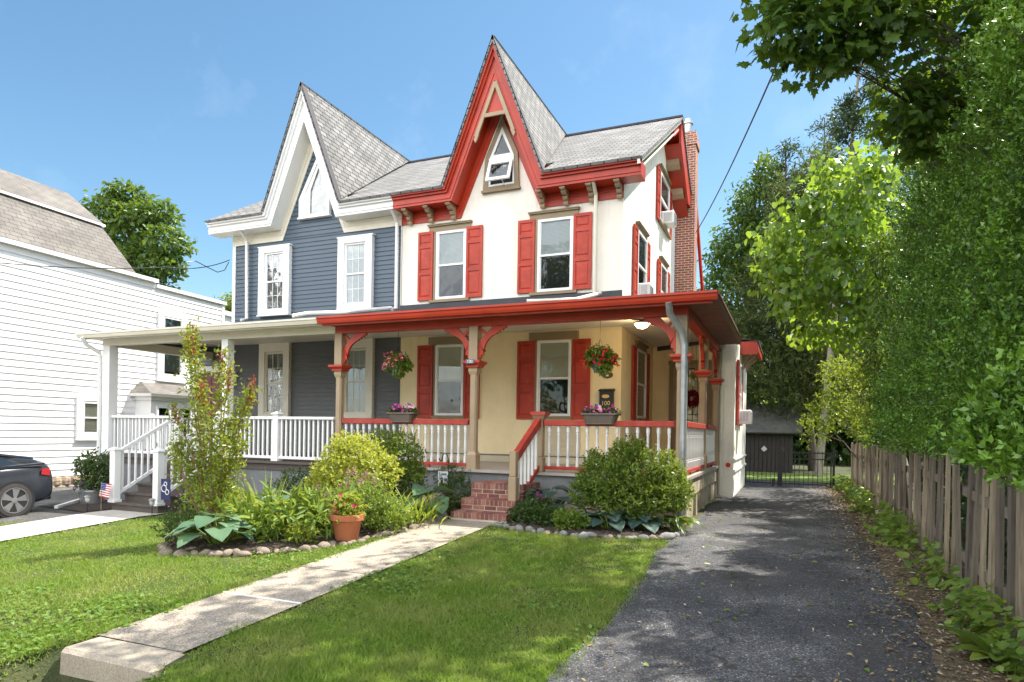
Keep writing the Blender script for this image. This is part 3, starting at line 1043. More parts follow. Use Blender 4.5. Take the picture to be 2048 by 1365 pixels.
for i, r in enumerate(ROWS):
    brickstep(*r, 'step').build('step', [STEPBRICK, MORTAR], st)

# ---------------- entrance wall at the back of the side porch, and the low wing
mb = MB()
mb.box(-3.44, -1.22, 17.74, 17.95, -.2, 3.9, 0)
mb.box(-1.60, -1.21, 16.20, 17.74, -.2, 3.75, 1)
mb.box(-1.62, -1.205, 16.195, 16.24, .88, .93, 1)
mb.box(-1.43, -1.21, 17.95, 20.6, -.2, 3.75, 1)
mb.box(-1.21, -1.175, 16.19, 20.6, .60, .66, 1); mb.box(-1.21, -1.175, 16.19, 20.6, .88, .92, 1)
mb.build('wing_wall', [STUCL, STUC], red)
mb = MB()
mb.box(-1.6, -.80, 17.9, 20.7, 3.78, 3.86, 0)
mb.box(-.86, -.79, 17.85, 20.75, 3.68, 3.88, 0)
mb.box(-1.6, -.80, 17.82, 17.9, 3.55, 3.88, 0)
mb.slab([(-.76, 17.8, 3.9), (-.76, 20.8, 3.9), (-3.4, 20.8, 4.4), (-3.4, 17.8, 4.4)], .04, 1)
mb.build('wing_roof', [RED, SHINGD], red)
for y in (18.3, 19.2, 20.1):
    mb = MB(); mb.hull([(-1.2, y, 3.3), (-1.2, y, 3.76), (-.85, y, 3.76), (-.95, y, 3.62), (-1.08, y, 3.5)], [(-1.2, y + .1, 3.3), (-1.2, y + .1, 3.76), (-.85, y + .1, 3.76), (-.95, y + .1, 3.62), (-1.08, y + .1, 3.5)])
    mb.build('bracket', TAUPE, red)
FWg = FX(-1.21)
window(red, FWg, 17.0, 17.75, 1.75, 3.25, WHITEV, .06)
shutter(red, FWg, 16.52, 16.97, 1.72, 3.28); shutter(red, FWg, 17.78, 18.25, 1.72, 3.28)
spout(red, [(-1.50, 16.15, 3.5), (-1.50, 16.14, .05)], CREAMW, .05)
MB().box(-1.3, -1.24, 16.15, 16.2, .70, .82).build('red_reflector', RED, red) if False else None
mb = MB(lambda x, y, z: (x, 16.19 - z, y)); mb.lathe((-1.33, .77, .0), [(.055, 0), (.055, .012), (.04, .018)], 16)
mb.build('reflector', paint('reflector_red', (.62, .012, .012), .2, .02, 3, bstr=0), red)
FD = FY(17.74)
mb = MB(FD)
mb.box(-2.98, -2.88, 0, .07, .75, 3.32, 0); mb.box(-1.86, -1.76, 0, .07, .75, 3.32, 0); mb.box(-3.0, -1.74, 0, .09, 3.32, 3.42, 0)
mb.box(-2.88, -2.72, 0, .05, .75, 3.32, 1); mb.box(-2.02, -1.86, 0, .05, .75, 3.32, 1); mb.box(-2.72, -2.02, 0, .05, 3.16, 3.32, 1)
mb.build('door_frame', [TAUPE2, TAUPE], red)
mb = MB(FD)
mb.box(-2.72, -2.60, .01, .06, .76, 3.16); mb.box(-2.14, -2.02, .01, .06, .76, 3.16); mb.box(-2.60, -2.14, .01, .06, .76, 1.72); mb.box(-2.60, -2.14, .01, .06, 2.98, 3.16)
dr = mb.build('door', paint('brown_wood_door', (.17, .075, .035), .45, .3, 3, stretch=(6, 6, 1)), red)
MB(FD).box(-2.60, -2.14, .02, .03, 1.72, 2.98).build('pane', GLASS, dr)
mb = MB(FD)
for u in (-2.5, -2.37, -2.24):
    mb.box(u - .006, u + .006, .035, .05, 1.72, 2.98)
for z in (1.85, 2.0):
    mb.box(-2.60, -2.14, .034, .051, z - .006, z + .006)
mb.build('door_grille', DARK, dr)
mb = MB(FD); mb.box(-2.70, -2.66, .06, .07, 1.86, 2.12); mb.tube([(-2.68, .07, 2.06), (-2.68, .12, 2.04), (-2.68, .12, 1.94), (-2.68, .07, 1.9)], .009, 6)
mb.build('handle', paint('brass', (.75, .5, .13), .25, .05, 3, metal=1, bstr=0), dr)

# ================================================================== porch of the blue half
mb = MB()
mb.prismz([(-15.75, 10.92), (-8.575, 10.92), (-8.575, 14.22), (-15.75, 14.22)], .70, .75)
mb.build('porch_floor', STEPW, blu)
mb = MB()
mb.box(-15.72, -8.575, 10.99, 11.05, .56, .70, 1)
mb.box(-15.7, -8.575, 11.02, 11.06, -.6, .56, 0)
mb.box(-15.72, -15.67, 11.05, 14.2, -.6, .70, 0)
mb.build('porch_skirt', [SKIRT, STEPW], blu)
mb = MB()
mb.box(-15.72, -8.645, 10.97, 11.12, 3.43, 3.64)
mb.box(-15.72, -15.55, 11.12, 14.2, 3.43, 3.64)
mb.build('porch_beam', CREAMW, blu)
mb = MB(); mb.slab([(-15.72, 11.12, 3.64), (-9.1, 11.12, 3.64), (-9.1, 14.2, 3.85), (-15.72, 14.2, 3.85)], .03)
mb.build('porch_ceiling', CREAMW, blu)
mb = MB(); mb.box(-15.72, -8.73, 10.60, 10.97, 3.58, 3.62); mb.box(-15.98, -15.72, 10.6, 14.2, 3.58, 3.62)
mb.build('porch_soffit', SOFW, blu)
mb = MB(); gutter(mb, 10.48, 3.565, 3.68, -16.0, -8.725)
mb.box(-15.9, -8.66, 10.60, 10.65, 3.54, 3.66)
mb.build('gutter', CREAMW, blu)
mb = MB()
mb.slab([(-16.03, 10.50, 3.69), (-8.73, 10.50, 3.69), (-8.73, 14.22, 4.45), (-14.8, 14.22, 4.45)], .04)
mb.slab([(-16.03, 10.50, 3.69), (-16.03, 14.4, 3.69), (-14.8, 14.22, 4.45)], .04)
mb.build('porch_roof', SHINGB, blu)
spout(blu, [(-15.78, 10.5, 3.58), (-15.78, 10.6, 3.42), (-15.72, 10.9, 3.25), (-15.72, 10.92, 3.0), (-15.72, 10.92, -.35)], WHITE, .05)
def post_white(x, y, h=.085, z0=.75, z1=3.43, cap=False):
    mb = MB(); mb.box(x - h, x + h, y - h, y + h, z0, z1)
    if cap:
        mb.box(x - h - .03, x + h + .03, y - h - .03, y + h + .03, z1, z1 + .03)
        mb.hull([(x - h - .02, y - h - .02, z1 + .03), (x + h + .02, y - h - .02, z1 + .03), (x + h + .02, y + h + .02, z1 + .03), (x - h - .02, y + h + .02, z1 + .03)],
                [(x - .03, y - .03, z1 + .075), (x + .03, y - .03, z1 + .075), (x + .03, y + .03, z1 + .075), (x - .03, y + .03, z1 + .075)])
        mb.box(x - h - .02, x + h + .02, y - h - .02, y + h + .02, z0, z0 + .06)
    return mb.build('porch_post', WHITEV, blu, bevel=.006)
post_white(-15.53, YP, .12)
pn = post_white(-11.66, YP, .095)
nums = lettering('1\n0\n2', .185, FY(YP - .097), DARK, 'house_number', pn, -11.665, 0, 3.03, spacing=1.12)
for (x, y) in ((-10.20, YP), (-13.15, YP), (-11.86, YP)):
    post_white(x, y, .07, .75, 1.75, True)
post_white(-15.62, 14.1, .06, .75, 1.75, True)
WR = dict(zt=1.71, zb=.80, rmat=WHITEV, bmat=WHITEV, turn=False, th=.06, bh=.06)
rail_run(blu, (-11.56, YP), (-10.27, YP), 10, **WR)
rail_run(blu, (-10.13, YP), (-8.67, YP), 12, **WR)
rail_run(blu, (-15.40, YP), (-13.22, YP), 17, **WR)
rail_run(blu, (-15.60, 11.18), (-15.60, 14.03), 20, **WR)
# stairs
for i in range(6):
    zt = .75 - (i) * .18; y0 = 10.92 - i * .30
    mb = MB()
    if i == 0:
        mb.box(-13.2, -11.8, 10.92, 10.95, .575, .70)
        continue
    zt = .75 - i * .183
    mb.box(-13.22, -11.78, 10.93 - i * .30, 10.97 - (i - 1) * .30, zt - .035, zt)
    mb.box(-13.19, -11.81, 10.96 - i * .30, 10.99 - i * .30, zt - .19, zt - .035)
    mb.box(-13.19, -11.81, 10.99 - i * .30, 10.90, zt - .23, zt - .04)
    mb.build('stair_tread', STEPW, blu)
for x in (-13.15, -11.86):
    zb = -.165
    p = post_white(x, 9.50, .075, zb, .93, True)
    mb = MB()
    mb.beam((x, 9.57, .90), (x, 10.98, 1.68), .065, .07)
    mb.beam((x, 9.57, .02), (x, 10.98, .80), .05, .06)
    hr = mb.build('stair_railing', WHITEV, blu)
    for i in range(9):
        t = (i + .6) / 9.2
        yy = 9.57 + 1.41 * t; z = .02 + .78 * t
        MB().box(x - .0175, x + .0175, yy - .0175, yy + .0175, z + .02, z + .87).build('baluster', WHITEV, hr)
# door of the blue half
mb = MB(F0); mb.box(-16.12, -16.0, .0, .09, .75, 3.18); mb.box(-15.10, -14.98, .0, .09, .75, 3.18); mb.box(-16.14, -14.96, .0, .10, 3.06, 3.24)
mb.build('door_frame', WHITE, blu)
mb = MB(F0); mb.box(-16.0, -15.10, .0, .05, .76, 3.06)
for (a, b, c, d) in ((-15.9, -15.6, 1.0, 1.7), (-15.5, -15.2, 1.0, 1.7), (-15.9, -15.6, 1.9, 2.9), (-15.5, -15.2, 1.9, 2.9)):
    mb.box(a, b, .05, .06, c, d)
mb.build('door', paint('burgundy_door', (.16, .012, .03), .4, .1, 2), blu)
# ================================================================== ground, drives and paths
def groundmat():
    m, nt, p, out = new_mat('lawn_soil')
    v = coords(nt, 'Object')
    a = ramp(nt, noise(nt, v, 1.1, 5), [(.3, (.03, .04, .012)), (.5, (.05, .06, .018)), (.7, (.09, .08, .03))])
    b = ramp(nt, noise(nt, v, 60, 4), [(.3, (.6,) * 3), (.7, (1.3,) * 3)])
    nt.links.new(mixc(nt, 1.0, a, b, 'MULTIPLY'), p.inputs['Base Color'])
    p.inputs['Roughness'].default_value = .95
    bump(nt, p, noise(nt, v, 45, 4), .8, .03)
    return m
def asphalt(name, base, brown, wear):
    m, nt, p, out = new_mat(name)
    v = coords(nt, 'Object')
    n1 = noise(nt, v, .7, 7, .7)
    c = ramp(nt, n1, [(.32, tuple(x * .6 for x in base)), (.5, base), (.66, tuple(x * 1.5 for x in wear))])
    vo = _n(nt, 'ShaderNodeTexVoronoi'); vo.inputs['Scale'].default_value = 95
    nt.links.new(v, vo.inputs['Vector'])
    sp = ramp(nt, vo.outputs['Color'], [(.12, (.3,) * 3), (.5, (.9,) * 3), (.78, (1.4,) * 3), (.93, (4.0,) * 3)])
    c = mixc(nt, 1.0, c, sp, 'MULTIPLY')
    f = ramp(nt, noise(nt, v, .5, 5), [(.5, (0,) * 3), (.7, (.5,) * 3)])
    c = mixc(nt, f, c, brown)
    f = ramp(nt, noise(nt, v, .9, 4, .5), [(.62, (0,) * 3), (.70, (.6,) * 3)])
    c = mixc(nt, f, c, tuple(x * .35 for x in base))
    # wandering cracks
    vc = _n(nt, 'ShaderNodeTexVoronoi', feature='DISTANCE_TO_EDGE'); vc.inputs['Scale'].default_value = .33
    wv = _n(nt, 'ShaderNodeVectorMath', operation='ADD')
    nz = _n(nt, 'ShaderNodeTexNoise'); nz.inputs['Scale'].default_value = 1.6; nz.inputs['Detail'].default_value = 6
    nt.links.new(v, nz.inputs['Vector']); nt.links.new(v, wv.inputs[0]); nt.links.new(nz.outputs[1], wv.inputs[1])
    nt.links.new(wv.outputs[0], vc.inputs['Vector'])
    cr = ramp(nt, vc.outputs[0], [(.0, (.8,) * 3), (.007, (0,) * 3)])
    c = mixc(nt, cr, c, (.012, .011, .010))
    nt.links.new(c, p.inputs['Base Color'])
    p.inputs['Roughness'].default_value = .85
    bump(nt, p, vo.outputs['Distance'], .6, .012)
    return m
def concrete(name, base, speck=.35):
    m, nt, p, out = new_mat(name)
    v = coords(nt, 'Object')
    c = ramp(nt, noise(nt, v, 1.4, 6), [(.3, tuple(x * .78 for x in base)), (.7, tuple(min(1, x * 1.1) for x in base))])
    vo = _n(nt, 'ShaderNodeTexVoronoi'); vo.inputs['Scale'].default_value = 110
    nt.links.new(v, vo.inputs['Vector'])
    c = mixc(nt, speck, c, ramp(nt, vo.outputs['Color'], [(.2, (.10, .075, .05)), (.6, (.42, .36, .28)), (.9, (.62, .58, .52))]))
    st = ramp(nt, noise(nt, v, 3.0, 8, .7), [(.55, (0,) * 3), (.75, (.5,) * 3)])
    c = mixc(nt, st, c, tuple(x * .45 for x in base))
    nt.links.new(c, p.inputs['Base Color'])
    p.inputs['Roughness'].default_value = .9
    bump(nt, p, vo.outputs['Distance'], .35, .006)
    return m
SOIL = groundmat()
ASPH = asphalt('driveway_asphalt', (.058, .058, .062), (.075, .064, .053), (.09, .087, .086))
ASPH2 = asphalt('neighbour_asphalt', (.07, .068, .066), (.09, .08, .07), (.10, .095, .09))
CONC = concrete('walk_concrete', (.265, .222, .17), .5)
CONC2 = concrete('pale_walk_concrete', (.50, .46, .40), .15)
MULCH = paint('bark_mulch', (.055, .038, .027), .95, .5, 14, bscale=30, bstr=1.0, bdist=.05)

def sheet(name, xs, ys, mat, dz, kind='structure', jit=None, zf=None):
    xs, ys = np.array(xs), np.array(ys)
    X, Y = np.meshgrid(xs, ys)
    if jit is not None:
        X = jit(X, Y)
    Z = (gz(X, Y) if zf is None else zf(X, Y)) + dz
    v = np.stack([X, Y, Z], -1).reshape(-1, 3)
    nx, ny = len(xs), len(ys)
    f = [(j * nx + i, j * nx + i + 1, (j + 1) * nx + i + 1, (j + 1) * nx + i) for j in range(ny - 1) for i in range(nx - 1)]
    me = bpy.data.meshes.new(name); me.from_pydata(v.tolist(), [], f); me.materials.append(mat)
    me.polygons.foreach_set('use_smooth', [True] * len(f))
    autouv(me, (0, 0, 0))
    o = bpy.data.objects.new(name, me); COL.objects.link(o)
    if kind:
        o['kind'] = kind
    return o
def steps(*segs):
    out = []
    for a, b, s in segs:
        n = max(1, int(round((b - a) / s)))
        out += [a + (b - a) * i / n for i in range(n)]
    return out + [segs[-1][1]]
YS = steps((-60, 0, 10), (0, 2, .5), (2, 9, .1), (9, 12, .25), (12, 30, 1), (30, 400, 30))
XS = steps((-200, -30, 20), (-30, -20, 1), (-20, -12, .25), (-12, -5, .125), (-5, 2, .25), (2, 10, 1), (10, 200, 20))
sheet('ground', XS, YS, SOIL, -.006)
def wob(a, b, amp, sc):
    def f(X, Y):
        W = amp * (np.sin(Y * sc) + .6 * np.sin(Y * sc * 2.7 + 1) + .4 * np.sin(Y * sc * 6.1 + 2))
        edge = np.where((X <= a + 1e-6) | (X >= b - 1e-6), 1.0, 0)
        return X + W * edge
    return f
sheet('driveway', steps((-1.46, 1.05, .25)), steps((-4, 2, .5), (2, 9, .1), (9, 20, .25), (20, 23.5, .5)), ASPH, .012, jit=wob(-1.46, 1.05, .035, 1.3))
sheet('front_walk', steps((-5.17, -4.2, .12)), steps((3.60, 4.89, .1), (4.90, 9.0, .1), (9.0, 9.46, .1)), CONC, .018)
sheet('side_walk', steps((-13.15, -11.72, .2)), steps((0, 2, .5), (2, 9, .1), (9, 9.7, .1)), CONC2, .02)
sheet('neighbour_driveway', steps((-24, -20, 1), (-20, -13.2, .25)), steps((0, 2, .5), (2, 9, .1), (9, 16, .25)), ASPH2, .01)
sheet('sidewalk', steps((-30, -1.6, .25)), steps((-.2, 2.2, .2)), CONC2, .02)
# joints in the walk: thin pale and dark inlays
mb = MB(); mb.box(-5.17, -4.2, 4.885, 4.905, float(gz(-4.7, 4.9)) - .02, float(gz(-4.7, 4.9)) + .024)
mb.build('walk_joint', WHITEV, kind='structure')
mb = MB(); mb.box(-5.17, -4.2, 6.0, 6.008, float(gz(-4.7, 6.0)) - .02, float(gz(-4.7, 6.0)) + .0205)
mb.build('walk_joint', DARK, kind='structure')
mb = MB()
zt = -.262
mb.hull([(-5.16, 3.27, -.75), (-4.12, 3.27, -.75), (-4.16, 3.64, -.75), (-5.16, 3.62, -.75)], [(-5.15, 3.285, zt), (-4.125, 3.29, zt - .005), (-4.19, 3.64, zt + .004), (-5.15, 3.62, zt + .004)])
o = mb.build('concrete_step', concrete('step_concrete', (.37, .315, .24), .25), loc=(-4.65, 3.28, -.5), bevel=.03)
tag(o, 'worn concrete block step at the street end of the front walk', 'step')
# planting beds
def poly_sheet(name, pts, mat, dz, kind='structure', lift=.03):
    bm = bmesh.new()
    f = bm.faces.new([bm.verts.new((x, y, 0)) for x, y in pts])
    for _ in range(1):
        bmesh.ops.triangulate(bm, faces=bm.faces[:])
    bmesh.ops.subdivide_edges(bm, edges=bm.edges[:], cuts=5, use_grid_fill=True)
    bmesh.ops.triangulate(bm, faces=bm.faces[:])
    P = np.array(pts)
    def dedge(x, y):
        d = 9
        for i in range(len(P)):
            a, b = P[i], P[(i + 1) % len(P)]
            ab = b - a; t = np.clip(((x - a[0]) * ab[0] + (y - a[1]) * ab[1]) / (ab @ ab), 0, 1)
            d = min(d, math.hypot(x - a[0] - t * ab[0], y - a[1] - t * ab[1]))
        return d
    for v in bm.verts:
        x, y = v.co.x, v.co.y
        v.co.z = float(gz(x, y)) + dz + lift * min(1, dedge(x, y) / .3) * (.6 + .8 * (math.sin(x * 7) * math.sin(y * 6) * .5 + .5))
    me = bpy.data.meshes.new(name); bm.to_mesh(me); bm.free(); me.materials.append(mat)
    autouv(me, (0, 0, 0))
    o = bpy.data.objects.new(name, me); COL.objects.link(o); o['kind'] = kind
    return o
BEDL = [(-8.0, 6.9), (-7.75, 6.3), (-7.31, 5.99), (-6.67, 6.09), (-6.17, 6.26), (-5.91, 6.58), (-5.6, 6.86), (-5.38, 7.2), (-5.38, 7.68), (-5.22, 8.11), (-5.15, 8.68), (-5.13, 9.45), (-5.10, 10.95), (-11.6, 10.95), (-11.6, 9.6), (-10, 8.9), (-8.6, 7.9)]
BEDR = [(-4.10, 9.12), (-3.65, 8.99), (-3.14, 8.89), (-2.42, 8.92), (-1.80, 9.08), (-1.50, 9.35), (-1.40, 10.0), (-1.52, 10.97), (-4.08, 10.97)]
poly_sheet('left_flower_bed', BEDL, MULCH, .02)
poly_sheet('right_flower_bed', BEDR, MULCH, .02)
poly_sheet('mulch_strip', [(-15.4, 9.3), (-13.25, 8.9), (-13.2, 10.9), (-15.9, 10.9)], MULCH, .03)
LITTER = paint('leafy_verge', (.13, .095, .06), .95, .5, 20, bscale=40, bstr=1.0, bdist=.04)
sheet('verge', steps((1.0, 1.9, .15)), steps((0, 2, .5), (2, 9, .1), (9, 22, .25)), LITTER, .018, jit=wob(1.0, 3, .05, 2.1))
sheet('back_lawn', steps((-6, 4, 1)), steps((22.8, 28, .5)), paint('sunny_back_lawn', (.13, .19, .03), .95, .3, 6, bscale=60, bstr=.8, bdist=.03), .03)

# ================================================================== the white house on the left
d3 = Vector((-.066, .998, 0)).normalized(); n3 = Vector((.998, .066, 0)).normalized(); p3 = Vector((-20.4, 12.7, 0))
def TW(u, w, z):
    q = p3 + d3 * u + n3 * w
    return (q.x, q.y, z)
wh = thing('neighbour_house', 'tall white clapboard house with a grey mansard roof beyond the parked car', 'house', (-22, 13, 0))
mb = MB(TW)
mb.box(-7, 3.52, -7, -.002, -.1, 6.6)
mb.box(3.52, 6.8, -6, -.002, -.1, 6.40)
mb.box(6.8, 9.5, -6, -.35, -.1, 6.15)
RDW = random.Random(8)
def butt(a, b):
    def f(z):
        c = [a] + sorted(RDW.uniform(a + .5, b - .4) for _ in range(RDW.choice((1, 2, 2, 3)))) + [b]
        return [(c[i] + (.004 if i else 0), c[i + 1]) for i in range(len(c) - 1)]
    return f
clap(mb, -.1, 6.5, .2, butt(-7, 3.52), .030)
clap(mb, -.1, 6.34, .2, butt(3.52, 6.8), .030)
mb.box(3.40, 3.52, .0, .04, 6.34, 6.5)
mb.build('wall', WSID, wh)
mb = MB(TW)
mb.box(-7, 3.6, -.1, .16, 6.50, 6.62); mb.box(3.6, 6.9, -.1, .10, 6.34, 6.46)
mb.box(6.72, 6.84, 0, .05, -.1, 6.34); mb.box(6.8, 9.5, -.4, -.25, 6.02, 6.2)
mb.build('cornice', WHITEV, wh)
mb = MB(TW)
mb.hull([(-7, .16, 6.62), (2.68, .16, 6.62), (2.68, .05, 6.62), (-7, .05, 6.62)], [(-7, -1.0, 8.2), (2.30, -1.0, 8.2), (2.30, -1.1, 8.2), (-7, -1.1, 8.2)])
mb.hull([(-7, -.96, 8.28), (2.36, -.96, 8.28), (2.36, -1.0, 8.2), (-7, -1.0, 8.2)], [(-7, -2.7, 9.52), (2.38, -2.7, 9.52), (2.38, -2.75, 9.45), (-7, -2.75, 9.45)])
mb.hull([(2.62, .0, 6.62), (2.66, .0, 6.62), (2.66, -6, 6.62), (2.62, -6, 6.62)], [(2.25, -1.05, 8.2), (2.29, -1.05, 8.2), (2.29, -5, 8.2), (2.25, -5, 8.2)])
mb.hull([(2.3, -1.05, 8.2), (2.34, -1.05, 8.2), (2.34, -4.4, 8.2), (2.3, -4.4, 8.2)], [(2.32, -2.7, 9.45), (2.36, -2.7, 9.45), (2.36, -2.9, 9.45), (2.32, -2.9, 9.45)])
rf = mb.build('roof', SHINGB, wh)
mb = MB(TW); mb.box(-7, 2.38, -1.02, -.90, 8.19, 8.26); mb.build('roof_trim', WHITEV, rf)
casing(wh, TW, .74, 1.95, 1.02, 2.40, .17, WHITEV, w=.10)
window(wh, TW, .92, 1.78, 1.2, 2.2, WHITEV, .05, blind=SHADE, bfrac=.96, w0=.03)
casing(wh, TW, 3.70, 4.92, 3.1, 5.58, .18, WHITEV, w=.10)
window(wh, TW, 3.9, 4.74, 3.3, 5.38, WHITEV, .05, blind=BLIND, bfrac=.96, w0=.03)
mb = MB(TW)
mb.box(2.85, 4.75, 0, .72, -.1, 2.35)
mb.box(2.78, 4.82, 0, .80, 2.35, 2.47)
mb.hull([(2.62, 0, 2.47), (4.95, 0, 2.47), (4.95, .98, 2.47), (2.62, .98, 2.47)], [(2.58, 0, 2.56), (5.0, 0, 2.56), (5.0, 1.02, 2.56), (2.58, 1.02, 2.56)])
by = mb.build('bay', WSID, wh)
mb = MB(TW); mb.hull([(2.58, 0, 2.56), (5.0, 0, 2.56), (5.0, 1.02, 2.56), (2.58, 1.02, 2.56)], [(3.0, 0, 2.98), (4.6, 0, 2.98), (4.6, .1, 2.98), (3.0, .1, 2.98)])
mb.build('bay_roof', SHINGB, by)
TWb = lambda u, w, z: TW(u, w + .72, z)
window(wh, TWb, 3.05, 3.62, .9, 2.15, WHITEV, .06); window(wh, TWb, 3.95, 4.55, .9, 2.15, WHITEV, .06)
STONE = paint('field_stone', (.34, .27, .19), .95, .45, 3, bscale=14, bstr=.9, bdist=.05, dirt=(.14, .11, .08), dirt_amt=.6, dscale=3)
mb = MB(TW)
mb.box(-7, 6.8, -.1, .02, -1.4, -.1)
random.seed(5)
for row in range(3):
    u = -6.9
    while u < 6.5:
        wd = random.uniform(.22, .42); z = -.24 - row * .27
        rr = [random.uniform(.75, 1.1) for _ in range(8)]
        o = len(mb.v)
        mb.lathe((u + wd / 2, .02, z), [(.02, -.13), (wd * .42, -.11), (wd * .52, 0), (wd * .42, .1), (.02, .125)], 7, sy=.5, phase=random.random())
        u += wd + .01
mb.build('foundation', STONE, wh)

# ================================================================== picket fence along the drive
WOOD = []
for i, c in enumerate(((.27, .215, .15), (.20, .165, .122), (.34, .27, .185), (.145, .12, .092))):
    WOOD.append(paint('weathered_picket_%d' % i, c, .9, .35, 3, bscale=25, bstr=.6, bdist=.01, stretch=(14, 14, 1), dirt=(.10, .09, .075), dirt_amt=.6, dscale=1.5))
fe = thing('picket_fence', 'weathered grey wooden paling fence along the right of the driveway', 'fence', (1.62, 12, 0))
random.seed(3)
for r, zz in enumerate((.35, 1.0)):
    mb = MB()
    pts = [(1.625, 2.8 + i * 1.0) for i in range(19)]
    for a, b in zip(pts[:-1], pts[1:]):
        mb.beam((a[0], a[1], zz + float(gz(*a))), (b[0], b[1], zz + float(gz(*b))), .045, .09)
    mb.build('fence_rail', WOOD[1], fe)
for i in range(64):
    y = 2.8 + i * .28 + random.uniform(-.035, .035)
    w = random.uniform(.075, .105); t = random.uniform(.026, .036); xx = 1.585
    g0 = float(gz(xx, y)) + .03 + random.uniform(0, .05); zt = 1.31 + random.uniform(-.06, .04)
    lx, ly = random.gauss(0, .02), random.gauss(0, .035)
    x0 = xx + random.uniform(-.014, .014)
    b = [(x0 - t / 2, y - w / 2, g0), (x0 + t / 2, y - w / 2, g0), (x0 + t / 2, y + w / 2, g0), (x0 - t / 2, y + w / 2, g0)]
    m1 = [(p[0] + lx * .5 + random.gauss(0, .004), p[1] + ly * .5 + random.gauss(0, .005), (g0 + zt) / 2) for p in b]
    mp = MB(); mp.hull(b, m1); mp.hull(m1, [(p[0] + lx, p[1] + ly, zt + random.uniform(-.018, .018)) for p in b])
    bmv = mp.build('picket', random.choice(WOOD), fe)
for i in range(7):
    y = 5.4 + i * 2.4
    MB().box(1.70, 1.79, y, y + .09, -.3, 1.2).build('fence_post', WOOD[3], fe)

# ================================================================== iron gate and the shed behind it
gt = thing('driveway_gate', 'black iron bar gate closing the far end of the driveway', 'gate', (0, 20.5, 0))
YG = 20.55
def leaf_gate(x0, x1, n, zt, label=None):
    mb = MB()
    for z in (.10, zt - .18, zt):
        mb.box(x0, x1, YG - .015, YG + .015, z - .018, z + .018)
    mb.box(x0, x0 + .035, YG - .02, YG + .02, .03, zt + .05); mb.box(x1 - .035, x1, YG - .02, YG + .02, .03, zt + .05)
    g = mb.build('gate_leaf', DARK, gt)
    for i in range(1, n):
        x = x0 + (x1 - x0) * i / n
        m2 = MB(); m2.tube([(x, YG, .04), (x, YG, zt + .06)], .009, 6); m2.build('gate_bar', DARK, g)
    return g
leaf_gate(-1.20, -.28, 8, 1.0)
leaf_gate(-.22, 1.10, 11, 1.0)
for x in (-1.24, -.25, 1.15):
    MB().box(x - .03, x + .03, YG - .03, YG + .03, -.1, 1.15).build('gate_post', DARK, gt)
MB().box(-.46, -.40, YG - .05, YG - .02, .0, .22).build('gate_latch', DARK, gt)
sh = thing('garden_shed', 'low dark wooden shed with a mossy roof behind the gate', 'shed', (-.6, 29, -.3))
DW = paint('dark_shed_boards', (.035, .03, .027), .9, .4, 4, bscale=20, bstr=.5, stretch=(14, 14, 1))
mb = MB(); mb.box(-4.5, .12, 28.3, 31.5, -.4, 1.72)
for i in range(29):
    x = -4.5 + i * .16
    mb.box(x, x + .135, 28.27, 28.3, -.4, 1.7)
wl = mb.build('wall', DW, sh)
MOSS = paint('mossy_shingles', (.085, .085, .075), .95, .35, 3, bscale=14, bstr=1, bdist=.05, dirt=(.06, .08, .03), dirt_amt=.7)
mb = MB()
mb.slab([(-4.9, 28.0, 1.62), (.45, 28.0, 1.62), (.45, 30, 2.86), (-4.9, 30, 2.86)], .06); mb.slab([(-4.9, 32, 1.62), (.45, 32, 1.62), (.45, 30, 2.86), (-4.9, 30, 2.86)], .06)
mb.build('roof', MOSS, sh)
for x in (-.95, -.25):
    mb = MB(FY(28.26)); mb.prism([(x - .19, .95), (x, .75), (x + .19, .95), (x, 1.15)], 0, .03)
    w_ = mb.build('window', DW, sh); MB(FY(28.22)).prism([(x - .12, .95), (x, .82), (x + .12, .95), (x, 1.08)], 0, .004).build('pane', paint('shed_pane', (.45, .45, .42), .3, .2, 5, bstr=0) if x < -.5 else GLASS, w_)

# ================================================================== parked car
CARP = paint('dark_grey_car_paint', (.022, .026, .034), .18, .05, 2, bstr=0, spec=.7)
CARG = paint('car_glass', (.010, .012, .014), .05, .02, 2, bstr=0, spec=.8)
TYRE = paint('tyre_rubber', (.035, .032, .031), .8, .2, 8, bscale=60)
RIM = paint('silver_wheel', (.42, .42, .44), .3, .08, 4, metal=.8, bstr=0)
cg = float(gz(-14.9, 8)) + .012
cy = lambda y: float(gz(-14.9, y)) + .012
car = thing('parked_car', 'dark grey sedan parked tail first on the neighbouring drive', 'car', (-15.05, 6.6, cg))
cx = -15.12
# stations along the car, tail (y=9.02) to nose (y=4.3): y, half width, sill z, belt z, deck z
ST = [(9.04, .62, .42, .74, .80), (8.98, .80, .34, .86, 1.04), (8.86, .88, .27, .94, 1.14), (8.6, .905, .22, .97, 1.13), (8.1, .925, .20, .96, 1.05), (7.4, .925, .19, .94, 1.0), (6.4, .92, .19, .92, .97), (5.6, .92, .20, .88, .93), (5.0, .90, .22, .80, .84), (4.55, .84, .25, .68, .72), (4.3, .66, .34, .56, .60)]
v, f = [], []
nsec = 12
for (y, hw, zs, zb, zd) in ST:
    g_ = cg
    half = [(0, zs), (hw * .86, zs), (hw * .97, zs + .06), (hw, zs + (zb - zs) * .45), (hw * .985, zs + (zb - zs) * .75), (hw * .94, zb), (hw * .80, zd), (0, zd + .015)]
    ring = [(cx + a, y, b + g_) for a, b in half] + [(cx - a, y, b + g_) for a, b in half[-2:0:-1]]
    v += ring; nsec = len(ring)
for i in range(len(ST) - 1):
    for k in range(nsec):
        f.append((i * nsec + k, i * nsec + (k + 1) % nsec, (i + 1) * nsec + (k + 1) % nsec, (i + 1) * nsec + k))
